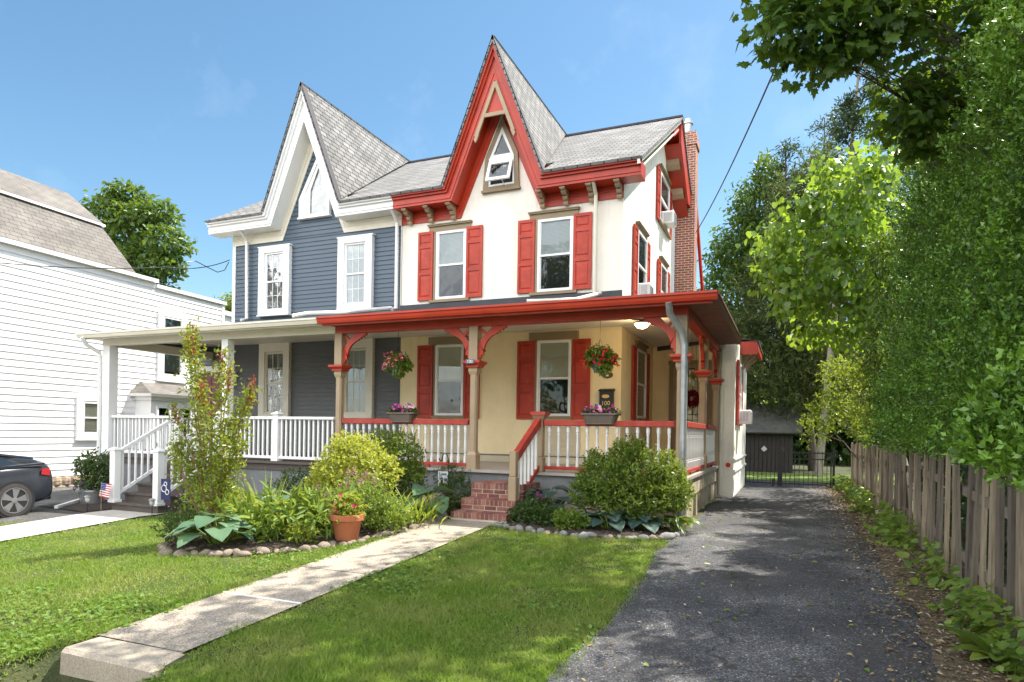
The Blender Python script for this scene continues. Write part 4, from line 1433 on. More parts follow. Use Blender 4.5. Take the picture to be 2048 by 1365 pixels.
f.append(tuple(range(nsec))); f.append(tuple(range((len(ST) - 1) * nsec, len(ST) * nsec)))
mb = MB(); mb.add(v, f); body = mb.build('body', CARP, car, smooth=True)
sb = body.modifiers.new('round', 'SUBSURF'); sb.levels = 2; sb.render_levels = 2
CS = [(8.72, .62, 1.145, 1.15), (8.2, .72, 1.06, 1.25), (7.6, .74, 1.0, 1.38), (6.9, .73, .97, 1.44), (6.2, .73, .95, 1.42), (5.6, .74, .92, 1.22), (5.15, .76, .88, .90)]
def cab(inset, name, mat, zoff, lo):
    v, f = [], []
    for (y, hw, zb, zt) in CS:
        h2 = hw * .78
        ring = [(cx + hw + .10 - inset, y, zb + cg - .05), (cx + h2 + .02 - inset * .5, y, zb + (zt - zb) * .8 + cg + zoff), (cx + h2 * .7, y, zt + cg + zoff), (cx - h2 * .7, y, zt + cg + zoff), (cx - h2 - .02 + inset * .5, y, zb + (zt - zb) * .8 + cg + zoff), (cx - hw - .10 + inset, y, zb + cg - .05)]
        v += ring
    k6 = 6
    for i in range(len(CS) - 1):
        for k in range(k6 - 1):
            if lo and k in (0, 4):
                continue
            f.append((i * k6 + k, i * k6 + k + 1, (i + 1) * k6 + k + 1, (i + 1) * k6 + k))
    mb = MB(); mb.add(v, f)
    return mb.build(name, mat, car, smooth=True)
cab(.03, 'cabin_glass', CARG, 0, False)
mb = MB()   # roof pillars and rails over the glass
for s in (-1, 1):
    pts = []
    for (y, hw, zb, zt) in CS:
        pts.append((cx + s * (hw * .78 + .005), y, zb + (zt - zb) * .82 + cg + .004))
    mb.tube(pts, .035, 6)
    mb.tube([(cx + s * .80, 6.75, .95 + cg), (cx + s * .60, 6.75, 1.40 + cg)], .03, 6)
    mb.tube([(cx + s * .845, 8.75, 1.06 + cg), (cx + s * .845, 8.1, 1.02 + cg), (cx + s * .85, 7.4, .985 + cg), (cx + s * .85, 6.2, .955 + cg), (cx + s * .85, 5.3, .90 + cg)], .022, 6)
mb.hull([(cx - .5, 7.5, 1.39 + cg), (cx + .5, 7.5, 1.39 + cg), (cx + .5, 6.1, 1.41 + cg), (cx - .5, 6.1, 1.41 + cg)], [(cx - .48, 7.45, 1.41 + cg), (cx + .48, 7.45, 1.41 + cg), (cx + .48, 6.15, 1.435 + cg), (cx - .48, 6.15, 1.435 + cg)])
mb.build('roof_rail', CARP, car, smooth=True)
for s in (-1, 1):
    mb = MB()
    mb.hull([(cx + s * .62, 9.025, .80 + cg), (cx + s * .86, 8.86, .80 + cg), (cx + s * .905, 8.66, .84 + cg), (cx + s * .60, 9.0, .84 + cg)], [(cx + s * .60, 8.99, .94 + cg), (cx + s * .84, 8.86, .96 + cg), (cx + s * .885, 8.68, .95 + cg), (cx + s * .58, 8.95, .95 + cg)])
    mb.build('tail_light', paint('tail_light_red', (.30, .012, .015), .15, .1, 3, bstr=0), car)
MB().box(cx - .6, cx + .6, 8.93, 9.06, .28 + cg, .40 + cg).build('bumper', DARK, car, bevel=.02)
TX = lambda s, xw: (lambda a, b, z: (xw + s * z, a, b))
for s in (-1, 1):
    for yw in (8.15, 5.25):
        zc = cy(yw) + .338; xw = cx + s * .80
        T = lambda a, b, z, s=s, xw=xw: (xw + s * z, a, b)
        # arch liner
        m0 = MB(T); m0.lathe((yw, zc, 0), [(.385, -.05), (.385, .128)], 28); m0.build('wheel_arch', BLACK, car)
        m1 = MB(T); m1.lathe((yw, zc, 0), [(.24, -.08), (.325, -.08), (.338, -.05), (.338, .11), (.325, .135), (.255, .138), (.25, .12)], 32)
        wl = m1.build('wheel', TYRE, car, smooth=True)
        m2 = MB(T); m2.lathe((yw, zc, 0), [(.255, .08), (.255, .137), (.238, .137), (.23, .10)], 32); 
        for k in range(5):
            a = 2 * PI * k / 5 + .2
            pr = []
            for (r_, da) in ((.05, -.5), (.05, .5), (.235, .30), (.235, -.30)):
                pr.append((yw + r_ * math.cos(a + da), zc + r_ * math.sin(a + da)))
            m2.hull([(p[0], p[1], .10) for p in pr], [(p[0], p[1], .130) for p in pr])
        m2.lathe((yw, zc, 0), [(.055, .1), (.055, .138), (.03, .142)], 12)
        m2.build('rim', RIM, wl)
        m3 = MB(T); m3.lathe((yw, zc, 0), [(.232, .06), (.232, .095)], 24); m3.build('brake_disc', BLACK, wl)
# ================================================================== foliage
def unit(a):
    return a / np.maximum(np.linalg.norm(a, axis=-1, keepdims=True), 1e-9)

def fan(pts, c=(0, .4, 0)):
    v = [c] + pts
    n = len(pts)
    return np.array(v, float), [(0, 1 + i, 1 + (i + 1) % n) for i in range(n)]
T_QUAD = (np.array([(0, 0, 0), (.5, .45, .07), (0, 1, -.08), (-.5, .45, .07)], float), [(0, 1, 2, 3)])
T_FOLD = (np.array([(0, 0, 0), (.42, .28, .09), (.36, .65, .05), (0, 1, -.14), (-.36, .65, .05), (-.42, .28, .09)], float), [(0, 1, 2, 3), (0, 3, 4, 5)])
_m = [(0, 0), (.10, .12), (.34, .02), (.30, .16), (.52, .30), (.40, .36), (.50, .58), (.28, .52), (.22, .60), (.16, .80), (.08, .78), (0, 1)]
_mp = [(x, y, -.12 * abs(x)) for x, y in _m] + [(-x, y, -.12 * abs(x)) for x, y in _m[-2:0:-1]]
T_MAPLE = fan(_mp, (0, .36, .05))
_h = [(0, 0), (.22, -.08), (.46, .10), (.50, .34), (.36, .62), (.14, .86), (0, 1)]
_hp = [(x, y, .10 * abs(x) - .1 * y * y) for x, y in _h] + [(-x, y, .10 * abs(x) - .1 * y * y) for x, y in _h[-2:0:-1]]
T_HEART = fan(_hp, (0, .40, -.03))
def blade_t(n, curl, wmax=.5):
    v, f = [], []
    for i in range(n + 1):
        t = i / n
        w = wmax * (1 - t) ** .7 * (.6 + .4 * min(1, t * 4)) if i < n else .02
        y = t * (1 - .28 * curl * t * t); z = -curl * t * t * .75
        v += [(-w, y, z + .06 * w), (w, y, z + .06 * w)]
    for i in range(n):
        f.append((2 * i, 2 * i + 1, 2 * i + 3, 2 * i + 2))
    return np.array(v, float), f
T_BLADE = blade_t(4, .55)
T_BLADE2 = blade_t(4, .15)
def hosta_t():
    v, f = [], []
    ny, xs = 6, (-1, -.5, 0, .5, 1)
    for j in range(ny + 1):
        t = j / ny
        w = .46 * math.sin(PI * min(1, .10 + .90 * t) ** .85) ** .8 if j < ny else .0
        for x in xs:
            cup = .22 * abs(x) * w - .45 * t * t + .02 * math.sin(9 * t + 3 * abs(x)) * (1 if abs(x) > .9 else 0)
            v.append((x * w, t, cup + .03 * (1 if abs(x) == .5 else 0)))
    for j in range(ny):
        for i in range(4):
            f.append((j * 5 + i, j * 5 + i + 1, (j + 1) * 5 + i + 1, (j + 1) * 5 + i))
    return np.array(v, float), f
T_HOSTA = hosta_t()

def leaves(P, D, N, L, Wd, tmpl):
    """many leaves as arrays: base points, directions, upward normals, lengths, widths"""
    tv, tf = tmpl
    D = unit(D)
    X = unit(np.cross(D, N)); Z = np.cross(X, D)
    L = np.broadcast_to(L, (len(P),)); Wd = np.broadcast_to(Wd, (len(P),))
    v = (P[:, None, :] + tv[None, :, 0, None] * (X * Wd[:, None])[:, None, :] + tv[None, :, 1, None] * (D * L[:, None])[:, None, :]
         + tv[None, :, 2, None] * (Z * L[:, None])[:, None, :])
    k = len(tv); n = len(P)
    off = (np.arange(n) * k)[:, None]
    groups = {}
    for f in tf:
        groups.setdefault(len(f), []).append(f)
    polys = []
    for m, fs in groups.items():
        idx = np.array(fs)
        polys.append(((off[:, :, None] + idx[None]).reshape(-1, m)))
    return v.reshape(-1, 3), polys

def npmesh(name, chunks, mat, parent=None, loc=(0, 0, 0), smooth=False, **tags):
    """chunks of (verts, [index arrays], material index)"""
    org = ORG[parent.name] if parent else Vector(loc)
    mats = mat if isinstance(mat, (list, tuple)) else [mat]
    V, LV, LT, MI, o = [], [], [], [], 0
    for c in chunks:
        v, polys = c[0], c[1]; mi = c[2] if len(c) > 2 else 0
        V.append(v)
        for p in polys:
            LV.append((p + o).ravel()); LT.append(np.full(len(p), p.shape[1])); MI.append(np.full(len(p), mi))
        o += len(v)
    V = np.concatenate(V) - np.array(org); LV = np.concatenate(LV).astype(np.int32); LT = np.concatenate(LT).astype(np.int32); MI = np.concatenate(MI).astype(np.int32)
    me = bpy.data.meshes.new(name)
    me.vertices.add(len(V)); me.vertices.foreach_set('co', V.astype(np.float32).ravel())
    me.loops.add(len(LV)); me.loops.foreach_set('vertex_index', LV)
    me.polygons.add(len(LT))
    ls = np.concatenate([[0], np.cumsum(LT)[:-1]]).astype(np.int32)
    me.polygons.foreach_set('loop_start', ls); me.polygons.foreach_set('loop_total', LT)
    for m_ in mats:
        me.materials.append(m_)
    me.polygons.foreach_set('material_index', MI)
    if smooth:
        me.polygons.foreach_set('use_smooth', np.ones(len(LT), dtype=bool))
    me.update(calc_edges=True)
    ob = bpy.data.objects.new(name, me); COL.objects.link(ob)
    ORG[ob.name] = org
    if parent:
        ob.parent = parent
    else:
        ob.location = org
    for k, v in tags.items():
        ob[k] = v
    return ob

def clump_pts(clumps, n, shell=.45):
    """points in a set of ellipsoid clumps (x, y, z, rx, ry, rz[, weight]), denser near their skin"""
    C = np.array([c[:6] for c in clumps], float)
    w = np.array([c[6] if len(c) > 6 else (c[3] * c[4] * c[5]) ** .67 for c in clumps]); w = w / w.sum()
    k = rng.choice(len(C), n, p=w)
    d = unit(rng.normal(size=(n, 3)))
    r = shell + (1 - shell) * rng.random(n) ** .7
    r = np.where(rng.random(n) < .12, r * 1.12, r)
    r *= 1 + .16 * np.sin(d[:, 0] * 5 + k) * np.sin(d[:, 1] * 6 + 2 * k) + .1 * np.sin(d[:, 2] * 9 + k)
    return C[k, :3] + d * r[:, None] * C[k, 3:6], d

def foliage(clumps, n, L, ar=.5, tmpl=T_FOLD, droop=.3, shell=.45, spread=.7, up=.5, keep=None, sprig=0, SPL=1.7):
    if sprig:
        m = max(1, n // sprig)
        P0, d0 = clump_pts(clumps, m, shell)
        if keep is not None:
            k = keep(P0); P0, d0 = P0[k], d0[k]
        m = len(P0)
        ax = unit(d0 + rng.normal(size=(m, 3)) * .5 + np.array([0, 0, up]))
        t = rng.random((m, sprig))
        P = (P0[:, None, :] + ax[:, None, :] * (t * L * SPL)[:, :, None]).reshape(-1, 3)
        D = unit(ax[:, None, :] * .75 + rng.normal(size=(m, sprig, 3)) * .62).reshape(-1, 3)
        d = np.repeat(d0, sprig, axis=0)
    else:
        P, d = clump_pts(clumps, n, shell)
        if keep is not None:
            k = keep(P); P, d = P[k], d[k]
        D = unit(d * .6 + rng.normal(size=P.shape) * spread + np.array([0, 0, -droop]))
    N = unit(d * .5 + np.array([0, 0, up]) + rng.normal(size=P.shape) * .45)
    Ls = L * rng.uniform(.65, 1.25, len(P))
    return leaves(P, D, N, Ls, Ls * ar, tmpl)

BARK = paint('grey_brown_bark', (.11, .085, .065), .95, .4, 3, bscale=12, bstr=1, bdist=.03, stretch=(4, 4, 1))
BARK2 = paint('pale_grey_bark', (.26, .23, .19), .95, .35, 3, bscale=12, bstr=.8, bdist=.03, stretch=(4, 4, 1))

def limbs(base, r0, clumps, top=None, seed=0, segs=6, frac=.45):
    """a tapering bent trunk with limbs running up into the clumps"""
    rd = random.Random(seed)
    mb = MB()
    b = Vector(base)
    if top is None:
        cz = max(clumps, key=lambda c: c[2]); top = Vector((cz[0], cz[1], cz[2]))
    top = Vector(top)
    pts = []
    for i in range(segs + 1):
        t = i / segs
        p = b.lerp(top, t)
        pts.append(p + Vector((rd.uniform(-1, 1), rd.uniform(-1, 1), 0)) * (top - b).length * .018 * (1 if 0 < i else 0))
    mb.tube(pts, [r0 * (1.25 if i == 0 else 1) * (1 - .85 * i / segs) for i in range(segs + 1)], 10)
    for c in clumps:
        q = Vector(c[:3])
        t = min(.9, max(.25, ((q.z - b.z) / max(.1, top.z - b.z)) - rd.uniform(.12, .3)))
        i = int(t * segs); s = pts[i].lerp(pts[min(i + 1, segs)], t * segs - i)
        m = s.lerp(q, .5) + Vector((rd.uniform(-.1, .1), rd.uniform(-.1, .1), .12)) * (q - s).length
        rr = r0 * frac * (1 - .8 * t)
        mb.tube([s, m, q], [rr, rr * .65, rr * .25], 6)
        for _ in range(3):
            e = q + Vector((rd.uniform(-1, 1) * c[3], rd.uniform(-1, 1) * c[4], rd.uniform(-.6, .9) * c[5])) * .8
            mb.tube([m, m.lerp(e, .5) + Vector((0, 0, .05)), e], [rr * .5, rr * .3, rr * .1], 5)
    return mb

ALLCLUMPS = []
def tree(name, label, cat, base, r0, clumps, n, L, mat, bark=BARK, top=None, group=None, seed=0, frac=.45, extra=None, **kw):
    t = thing(name, label, cat, base, group)
    limbs((base[0], base[1], base[2] - .3), r0, clumps, top, seed, frac=frac).build('trunk', bark, t, smooth=True, recalc=False)
    ch = [foliage(clumps, n, L, **kw)]
    ALLCLUMPS.append((name, clumps))
    if extra:
        ch += extra
    npmesh('crown', ch, mat, t)
    return t

LF_MAPLE = leafmat('maple_leaves', [(.042, .092, .013), (.06, .125, .018), (.085, .16, .024), (.048, .105, .015)], .42, (.30, .42, .03))
LF_HEDGE = leafmat('hedge_leaves', [(.034, .085, .013), (.065, .145, .018), (.042, .105, .015), (.14, .26, .03), (.025, .065, .012), (.10, .20, .023)], .16, (.38, .58, .05), .38, .4, (.19, .36, .035), 4.5)
LF_LIME = leafmat('lime_heart_leaves', [(.07, .155, .018), (.10, .20, .022), (.055, .12, .016), (.14, .24, .028)], .52, (.46, .62, .05), .3, .5)
LF_BUSH = leafmat('bright_bush_leaves', [(.10, .17, .022), (.15, .22, .03), (.075, .13, .02)], .5, (.5, .58, .05))
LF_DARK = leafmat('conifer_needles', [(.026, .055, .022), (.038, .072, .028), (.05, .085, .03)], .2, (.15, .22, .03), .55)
LF_OLIVE = leafmat('hemlock_sprays', [(.055, .088, .026), (.085, .12, .032), (.045, .072, .022), (.12, .15, .042)], .3, (.3, .35, .05), .55)
LF_TREE = leafmat('broad_tree_leaves', [(.045, .095, .016), (.065, .125, .02), (.09, .155, .026), (.038, .08, .016)], .35, (.3, .42, .03))
LF_FARDK = leafmat('dark_broad_leaves', [(.035, .075, .016), (.05, .10, .02), (.065, .12, .024)], .3, (.25, .36, .03))

# ---- maple whose limbs reach over the driveway
cl = [(-.15, 8.0, 6.10, .42, .5, .42), (.25, 8.2, 5.95, .5, .5, .4), (.7, 8.4, 6.15, .6, .6, .45), (1.1, 8.6, 6.35, .6, .7, .5), (.2, 8.0, 6.8, .9, .9, .5),
      (1.25, 9.2, 5.5, .4, .5, .5), (1.5, 9.4, 5.2, .36, .5, .42), (1.7, 9.6, 5.7, .45, .6, .5), (2.15, 9.3, 6.9, .55, .6, .5), (1.85, 9.5, 6.35, .5, .5, .4), (2.5, 8.8, 7.3, .5, .5, .4)]
vis = list(cl)
hi = [(.5, 8.0, 8.3, 1.7, 2.0, 1.3), (-.3, 7.0, 8.6, 1.2, 1.6, 1.0), (1.2, 9.6, 9.0, 1.4, 1.6, 1.4), (1.0, 10.8, 9.2, 1.7, 1.8, 1.4), (1.4, 12.6, 10.6, 1.6, 1.8, 1.4), (.3, 9.6, 10.2, 1.5, 1.6, 1.1), (.5, 6.2, 8.2, 1.0, 1.2, .7), (.5, 5.0, 7.6, .9, 1.0, .6), (2.7, 7.4, 7.4, .9, 1.1, .6), (1.6, 6.2, 7.7, 1.0, 1.0, .6), (2.3, 5.4, 7.0, .7, .8, .4)]
tree('maple_tree', 'broad maple reaching its dark lobed leaves over the driveway from above the hedge', 'tree', (4.6, 10.4, 0), .26, vis + hi, 7600, .15, LF_MAPLE,
     top=(2.4, 10.2, 10.5), tmpl=T_MAPLE, ar=1.05, droop=.75, shell=.25, up=.8, spread=.6, frac=.10,
     extra=[foliage(vis, 2900, .125, 1.05, T_MAPLE, .8, .2, .5, .8)])

# ---- tall clipped evergreen hedge above the fence
def hedge():
    t = thing('evergreen_hedge', 'towering small leaved evergreen hedge rising behind the picket fence', 'hedge', (2.6, 9, 0))
    n = 44000; sp = 9
    y = 3.9 + 11.2 * rng.random(n) ** 1.5
    top = 5.55 + .10 * (y - 6) + .35 * np.sin(y * 1.7) + .22 * np.sin(y * 4.1)
    z = 1.08 + (top - 1.08) * rng.random(n) ** .9
    bulge = .30 * (1 - np.abs(np.sin(y * 1.9 + .25 * np.sin(z * 1.3)))) + .14 * np.sin(y * 2.3 + z * 1.1) + .17 * np.sin(y * 5.2 - z * 2.9) + .15 * np.sin(z * 4.7 + y) + .09 * np.sin(y * 11 + z * 9)
    lean = .10 * (z - 1.2) ** 1.25 * .55
    face = 1.56 + lean + bulge - .16 * np.exp(-((z - 1.5) / .5) ** 2) + .2 * np.maximum(0, (y - 11) / 3)
    depth = rng.random(n) ** 2.0 * .36
    x = face + depth
    gap = np.sin(y * 7 + z * 3) + np.sin(z * 8.5 - y * 4) + np.sin(y * 15 + z * 2.2) + .8 * np.sin(z * 19 + y * 3)
    k = gap + rng.normal(size=n) * .45 > -.55
    x, y, z = x[k], y[k], z[k]; x = x - .05 * gap[k]; n = len(x)
    P0 = np.stack([x, y, z], 1)
    ax = unit(np.stack([-.55 + rng.normal(size=n) * .4, -.2 + rng.normal(size=n) * .4, .95 + rng.normal(size=n) * .3], 1))
    # crest: leading shoots over the top
    m = 9000
    yc = 3.9 + 11.2 * rng.random(m); tc = 5.55 + .10 * (yc - 6) + .35 * np.sin(yc * 1.7) + .22 * np.sin(yc * 4.1)
    xc = 1.75 + .10 * (tc - 1.2) ** 1.25 * .55 + rng.random(m) * 1.6 + .2 * np.maximum(0, (yc - 11) / 3)
    Pc = np.stack([xc, yc, tc + rng.normal(size=m) * .14 - .05], 1)
    axc = unit(np.stack([rng.normal(size=m) * .4 - .2, rng.normal(size=m) * .4, 1 + rng.random(m)], 1))
    P0 = np.concatenate([P0, Pc]); ax = np.concatenate([ax, axc]); n = len(P0)
    tt = rng.random((n, sp)) * .19
    P = (P0[:, None] + ax[:, None] * tt[:, :, None]).reshape(-1, 3)
    D = unit(ax[:, None] * .9 + rng.normal(size=(n, sp, 3)) * .5).reshape(-1, 3)
    N = unit(rng.normal(size=P.shape) * .5 + np.array([-.4, -.2, .8]))
    L = rng.uniform(.030, .056, len(P))
    npmesh('foliage', [leaves(P, D, N, L, L * .55, T_QUAD)], LF_HEDGE, t)
    mb = MB()
    for i in range(12):
        yy = 4.6 + i * .88
        pts = [(2.25, yy, -.2), (2.2 + random.uniform(-.1, .1), yy + random.uniform(-.2, .2), 2.2), (2.3 + random.uniform(-.2, .2), yy + random.uniform(-.3, .3), 4.6)]
        mb.tube(pts, [.07, .05, .02], 7)
        for k in range(7):
            z0 = random.uniform(.9, 4.4)
            mb.tube([(2.22, yy, z0), (1.95, yy + random.uniform(-.3, .3), z0 + .35), (1.72, yy + random.uniform(-.5, .5), z0 + .7)], [.02, .012, .005], 5)
    mb.build('stems', BARK, t, recalc=False)
    # inner leaves, coloured dark to paint the shade in the gaps, closing the hedge
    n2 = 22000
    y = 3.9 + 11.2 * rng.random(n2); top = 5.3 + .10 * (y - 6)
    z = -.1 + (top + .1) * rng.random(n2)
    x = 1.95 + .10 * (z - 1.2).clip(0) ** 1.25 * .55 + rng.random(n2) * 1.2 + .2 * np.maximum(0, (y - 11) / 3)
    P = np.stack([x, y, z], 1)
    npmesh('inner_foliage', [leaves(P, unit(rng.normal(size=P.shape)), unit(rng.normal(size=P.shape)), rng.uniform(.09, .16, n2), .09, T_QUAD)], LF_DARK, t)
hedge()

# ---- heart-leaved tree leaning over the far drive
cl = [(-.15, 16.6, 5.3, .75, 1.0, .55), (-.3, 17.2, 6.2, .7, 1.0, .6), (.35, 17.0, 6.9, .8, 1.0, .55), (.75, 17.3, 7.8, .5, .8, .4), (1.2, 17.0, 6.9, .9, 1.0, .7),
      (.1, 16.5, 4.55, .6, .9, .45), (.9, 16.4, 4.9, .8, 1.0, .6), (1.0, 16.6, 5.9, .9, 1.0, .7), (1.8, 17.0, 6.0, .8, 1.0, .9), (1.7, 16.5, 4.4, .8, .8, .6), (-.45, 16.9, 5.7, .45, .7, .4), (1.5, 18, 8.0, .8, .9, .6), (1.3, 17.0, 3.9, .7, .9, .5), (.55, 17.4, 4.0, .6, .8, .4), (1.9, 16.4, 5.2, .6, .7, .8), (1.6, 16.4, 7.4, .6, .7, .6)]
tree('redbud_tree', 'heart leaved tree with glowing lime green leaves hanging over the far driveway', 'tree', (2.7, 18.2, 0), .16, [(c[0], c[1], c[2], c[3] * 1.15, c[4] * 1.2, c[5] * 1.1) for c in cl], 4300, .145, LF_LIME, BARK2,
     top=(1.2, 17.6, 7.6), tmpl=T_HEART, ar=.95, droop=1.1, shell=.05, up=.5, spread=.55, frac=.4, seed=4)
cl = [(1.0, 19.0, 2.1, .6, .8, .5), (1.35, 18.4, 2.9, .7, .8, .6), (.65, 19.6, 1.6, .45, .6, .35), (1.8, 17.6, 2.0, .5, 1.0, .5), (1.8, 17.2, 3.0, .5, .9, .5), (1.2, 19.4, 3.2, .5, .7, .35), (1.5, 15.6, 1.7, .35, 1.2, .35)]
tree('climbing_shrub', 'sunlit yellow green shrub tumbling over the far end of the fence', 'shrub', (1.85, 18.6, 0), .06, cl, 9000, .075, LF_BUSH, top=(1.6, 18.5, 3.2), ar=.55, droop=.4, shell=.3, sprig=6)
cl = [(1.75, 15.2, 4.2, .35, .5, .7), (1.7, 15.2, 3.2, .4, .5, .6), (1.75, 15.0, 5.2, .4, .5, .5), (1.8, 15, 2.4, .4, .5, .5)]
tree('rhododendron', 'rhododendron with long drooping leaves in whorls between hedge and lime tree', 'shrub', (2.2, 15.2, 0), .05, cl, 1500, .17, LF_TREE, top=(1.85, 15.1, 5), ar=.28, droop=.9, shell=.3)

# ---- trees further back
cl = [(-2.3, 30, 3.4, 1.5, 1.5, .7), (-1.0, 29.5, 4.6, 1.6, 1.5, .6), (-2.2, 30, 5.8, 1.3, 1.5, .6), (-.3, 29.5, 6.6, 1.6, 1.4, .7), (1.2, 29, 5.4, 1.6, 1.4, .7), (1.0, 29.5, 7.8, 1.6, 1.4, .7), (-.9, 30, 8.0, 1.2, 1.3, .6), (.6, 29.5, 9.6, 1.3, 1.3, .7), (1.8, 29, 3.8, 1.6, 1.3, .7), (.4, 29, 3.4, 1.5, 1.4, .6), (0, 29.8, 11.2, .8, .9, .8), (.9, 29.6, 12.0, .8, .9, 1.0)]
tree('hemlock_tree', 'drooping olive green hemlock behind the shed', 'tree', (1.0, 31, 0), .2, [(c[0], c[1], c[2], c[3] * 1.15, c[4] * 1.1, c[5] * 1.35) for c in cl], 38000, .20, LF_OLIVE, BARK, top=(.6, 30, 13), ar=.22, droop=.55, shell=.1, up=.2, sprig=9, seed=8, SPL=3.2)
cl = [(-3.6, 35, 6.0, 1.4, 1.6, 1.5), (-2.9, 34.5, 8.2, 1.6, 1.6, 1.6), (-2.4, 34.5, 10.6, 1.5, 1.5, 1.5), (-1.7, 34.5, 12.8, 1.2, 1.4, 1.3), (-1.2, 34, 10.2, 1.5, 1.4, 1.8), (-3.0, 35, 4.0, 1.7, 1.5, 1.4), (-1.2, 34, 14.2, .6, .8, .8), (-4.2, 35.5, 4.3, .9, 1.2, 1.2)]
tree('ash_tree', 'dense broadleaf tree rising against the sky just right of the chimney', 'tree', (-2.3, 35, 0), .4, [(c[0], c[1], c[2], c[3] * 1.1, c[4] * 1.1, c[5] * 1.1) for c in cl], 17000, .25, LF_TREE, top=(-1.8, 34.6, 13.5), ar=.5, droop=.4, shell=.35, seed=5)
def conifer(base, h, rmax, z0, n, seed, lean=0, gap=.25, skew=1):
    rd = random.Random(seed); P, A = [], []
    mb = MB()
    b = Vector(base)
    tr = [b + Vector((lean * t, 0, h * t)) for t in (0, .25, .5, .75, 1)]
    mb.tube(tr, [.13 + .03 * rmax * gap, .12, .09, .06, .02], 9)
    k = int((h - z0) / .42)
    for i in range(k):
        z = z0 + (h - z0) * i / k
        rl = rmax * (1 - ((z - z0) / (h - z0)) ** 1.2) * rd.uniform(.55, 1.1) + .25
        for j in range(rd.randint(2, 4)):
            if rd.random() < gap:
                continue
            a = rd.uniform(0, 2 * PI)
            s = b + Vector((lean * z / h, 0, z)); e = s + Vector((math.cos(a) * rl, math.sin(a) * rl, rd.uniform(-.1, .45) * rl))
            mb.tube([s, s.lerp(e, .5) + Vector((0, 0, .1 * rl)), e], [.03, .018, .006], 5)
            m = max(3, int(rl * 9))
            for q in range(m):
                t = rd.uniform(.3, 1.05)
                P.append(s.lerp(e, t) + Vector((rd.gauss(0, .1), rd.gauss(0, .1), rd.gauss(0, .1)))); A.append((e - s).normalized())
    P, A = np.array(P), np.array(A)
    r_ = max(1, n // len(P))
    P = np.repeat(P, r_, 0); A = np.repeat(A, r_, 0)
    P = P + rng.normal(size=P.shape) * .13
    D = unit(A * .6 + rng.normal(size=P.shape) * .6 + np.array([0, 0, .15]))
    return mb, leaves(P, D, unit(rng.normal(size=P.shape) + np.array([0, 0, .6])), rng.uniform(.12, .24, len(P)), .055, T_QUAD)
for (nm, lab, base, h, rm, z0, n, seed, gap) in (
        ('pine_tree', 'tall sparse pine showing its bare trunk high above the lime tree', (1.0, 27, 0), 17.2, 2.0, 8.6, 9000, 3, .25),
        ('spruce_tree', 'dark pointed spruce top left of the sparse pine', (-.35, 31, 0), 14.4, 1.9, 4.5, 12000, 6, .05),
        ('spruce_tree', 'dark spruce just behind the trunk of the sparse pine', (1.2, 32, 0), 15.6, 2.4, 3.5, 14000, 9, .05)):
    t = thing(nm, lab, 'tree', base)
    mb, lf = conifer(base, h, rm, z0, n, seed, gap=gap, lean=1.3 if nm == 'pine_tree' else 0)
    mb.build('trunk', BARK2 if nm == 'pine_tree' else BARK, t, recalc=False, smooth=True)
    npmesh('crown', [lf], LF_DARK, t)
cl = [(3.7, 26, 9, 1.8, 2, 2.2), (3.6, 26, 5, 1.6, 2.0, 2.0), (3.0, 23, 2.6, 1.0, 1.6, 1.4), (3.9, 26, 12.5, 1.6, 2, 1.8), (2.6, 26, 6.5, 1.0, 1.3, 1.4)]
tree('oak_tree', 'shaded broadleaf tree filling the gap between hedge and pine', 'tree', (4.2, 26, 0), .3, cl, 9000, .20, LF_FARDK, top=(4, 26, 12), ar=.55, droop=.4, shell=.3, seed=2)
cl = [(-44.3, 30, 14.6, 1.6, 2, 1.3), (-42.4, 30, 16.4, 1.7, 2, 1.3), (-41.0, 30, 17.4, 1.3, 1.6, .9), (-40, 30, 15.3, 2.0, 2, 1.6), (-37.6, 30, 15.6, 1.5, 1.8, 1.2), (-36.5, 30, 13.6, 1.4, 1.8, 1.2), (-42.6, 30, 13.0, 2.0, 2, 1.6), (-39.4, 30, 12.4, 2.0, 2, 1.5), (-36.6, 30, 12.0, 1.2, 1.6, 1.0), (-40, 30, 10.3, 2.4, 2, 1.4), (-37.6, 30, 10, 1.5, 1.6, 1.2), (-43, 30, 10.5, 2.0, 2, 1.8)]
cl = [(-40 + (c[0] + 40) * .88, c[1], 10 + (c[2] - 10) * .93, c[3] * .88, c[4] * .88, c[5] * .88) for c in cl]
tree('maple_tree', 'rounded green tree standing behind the white house', 'tree', (-40.2, 30, -.5), .45, cl, 9500, .34, LF_TREE, top=(-40.6, 30, 16), tmpl=T_FOLD, ar=.75, droop=.4, shell=.35, seed=12)
cl = [(-37.5, 35, 9.6, 1.4, 1.4, .9), (-36.4, 35, 10.3, .9, 1, .8), (-38.8, 35, 8.8, 1.2, 1.4, .9)]
tree('young_tree', 'small light green treetop between the white house and the blue wall', 'tree', (-37.4, 35, -.5), .14, cl, 1500, .28, LF_BUSH, top=(-37, 35, 10), ar=.6, droop=.3, shell=.3, seed=13)
cl = [(-9, 46, 5, 4, 3, 3.5), (-3, 48, 5, 4, 3, 4), (4, 46, 5.5, 4, 3, 4), (10, 42, 6, 4, 3, 4), (-6, 48, 3, 4, 3, 3), (8, 36, 4, 3, 3, 4), (-4, 40, 2.2, 5, 2, 2.6), (3, 40, 2.2, 5, 2, 2.6), (10, 40, 2.2, 5, 2, 2.6)]
o = npmesh('treeline', [foliage(cl, 26000, .6, .6, T_FOLD, .4, .2)], LF_FARDK, loc=(0, 46, 0), kind='stuff'); tag(o, 'dark wooded backdrop far behind the shed', 'woods')

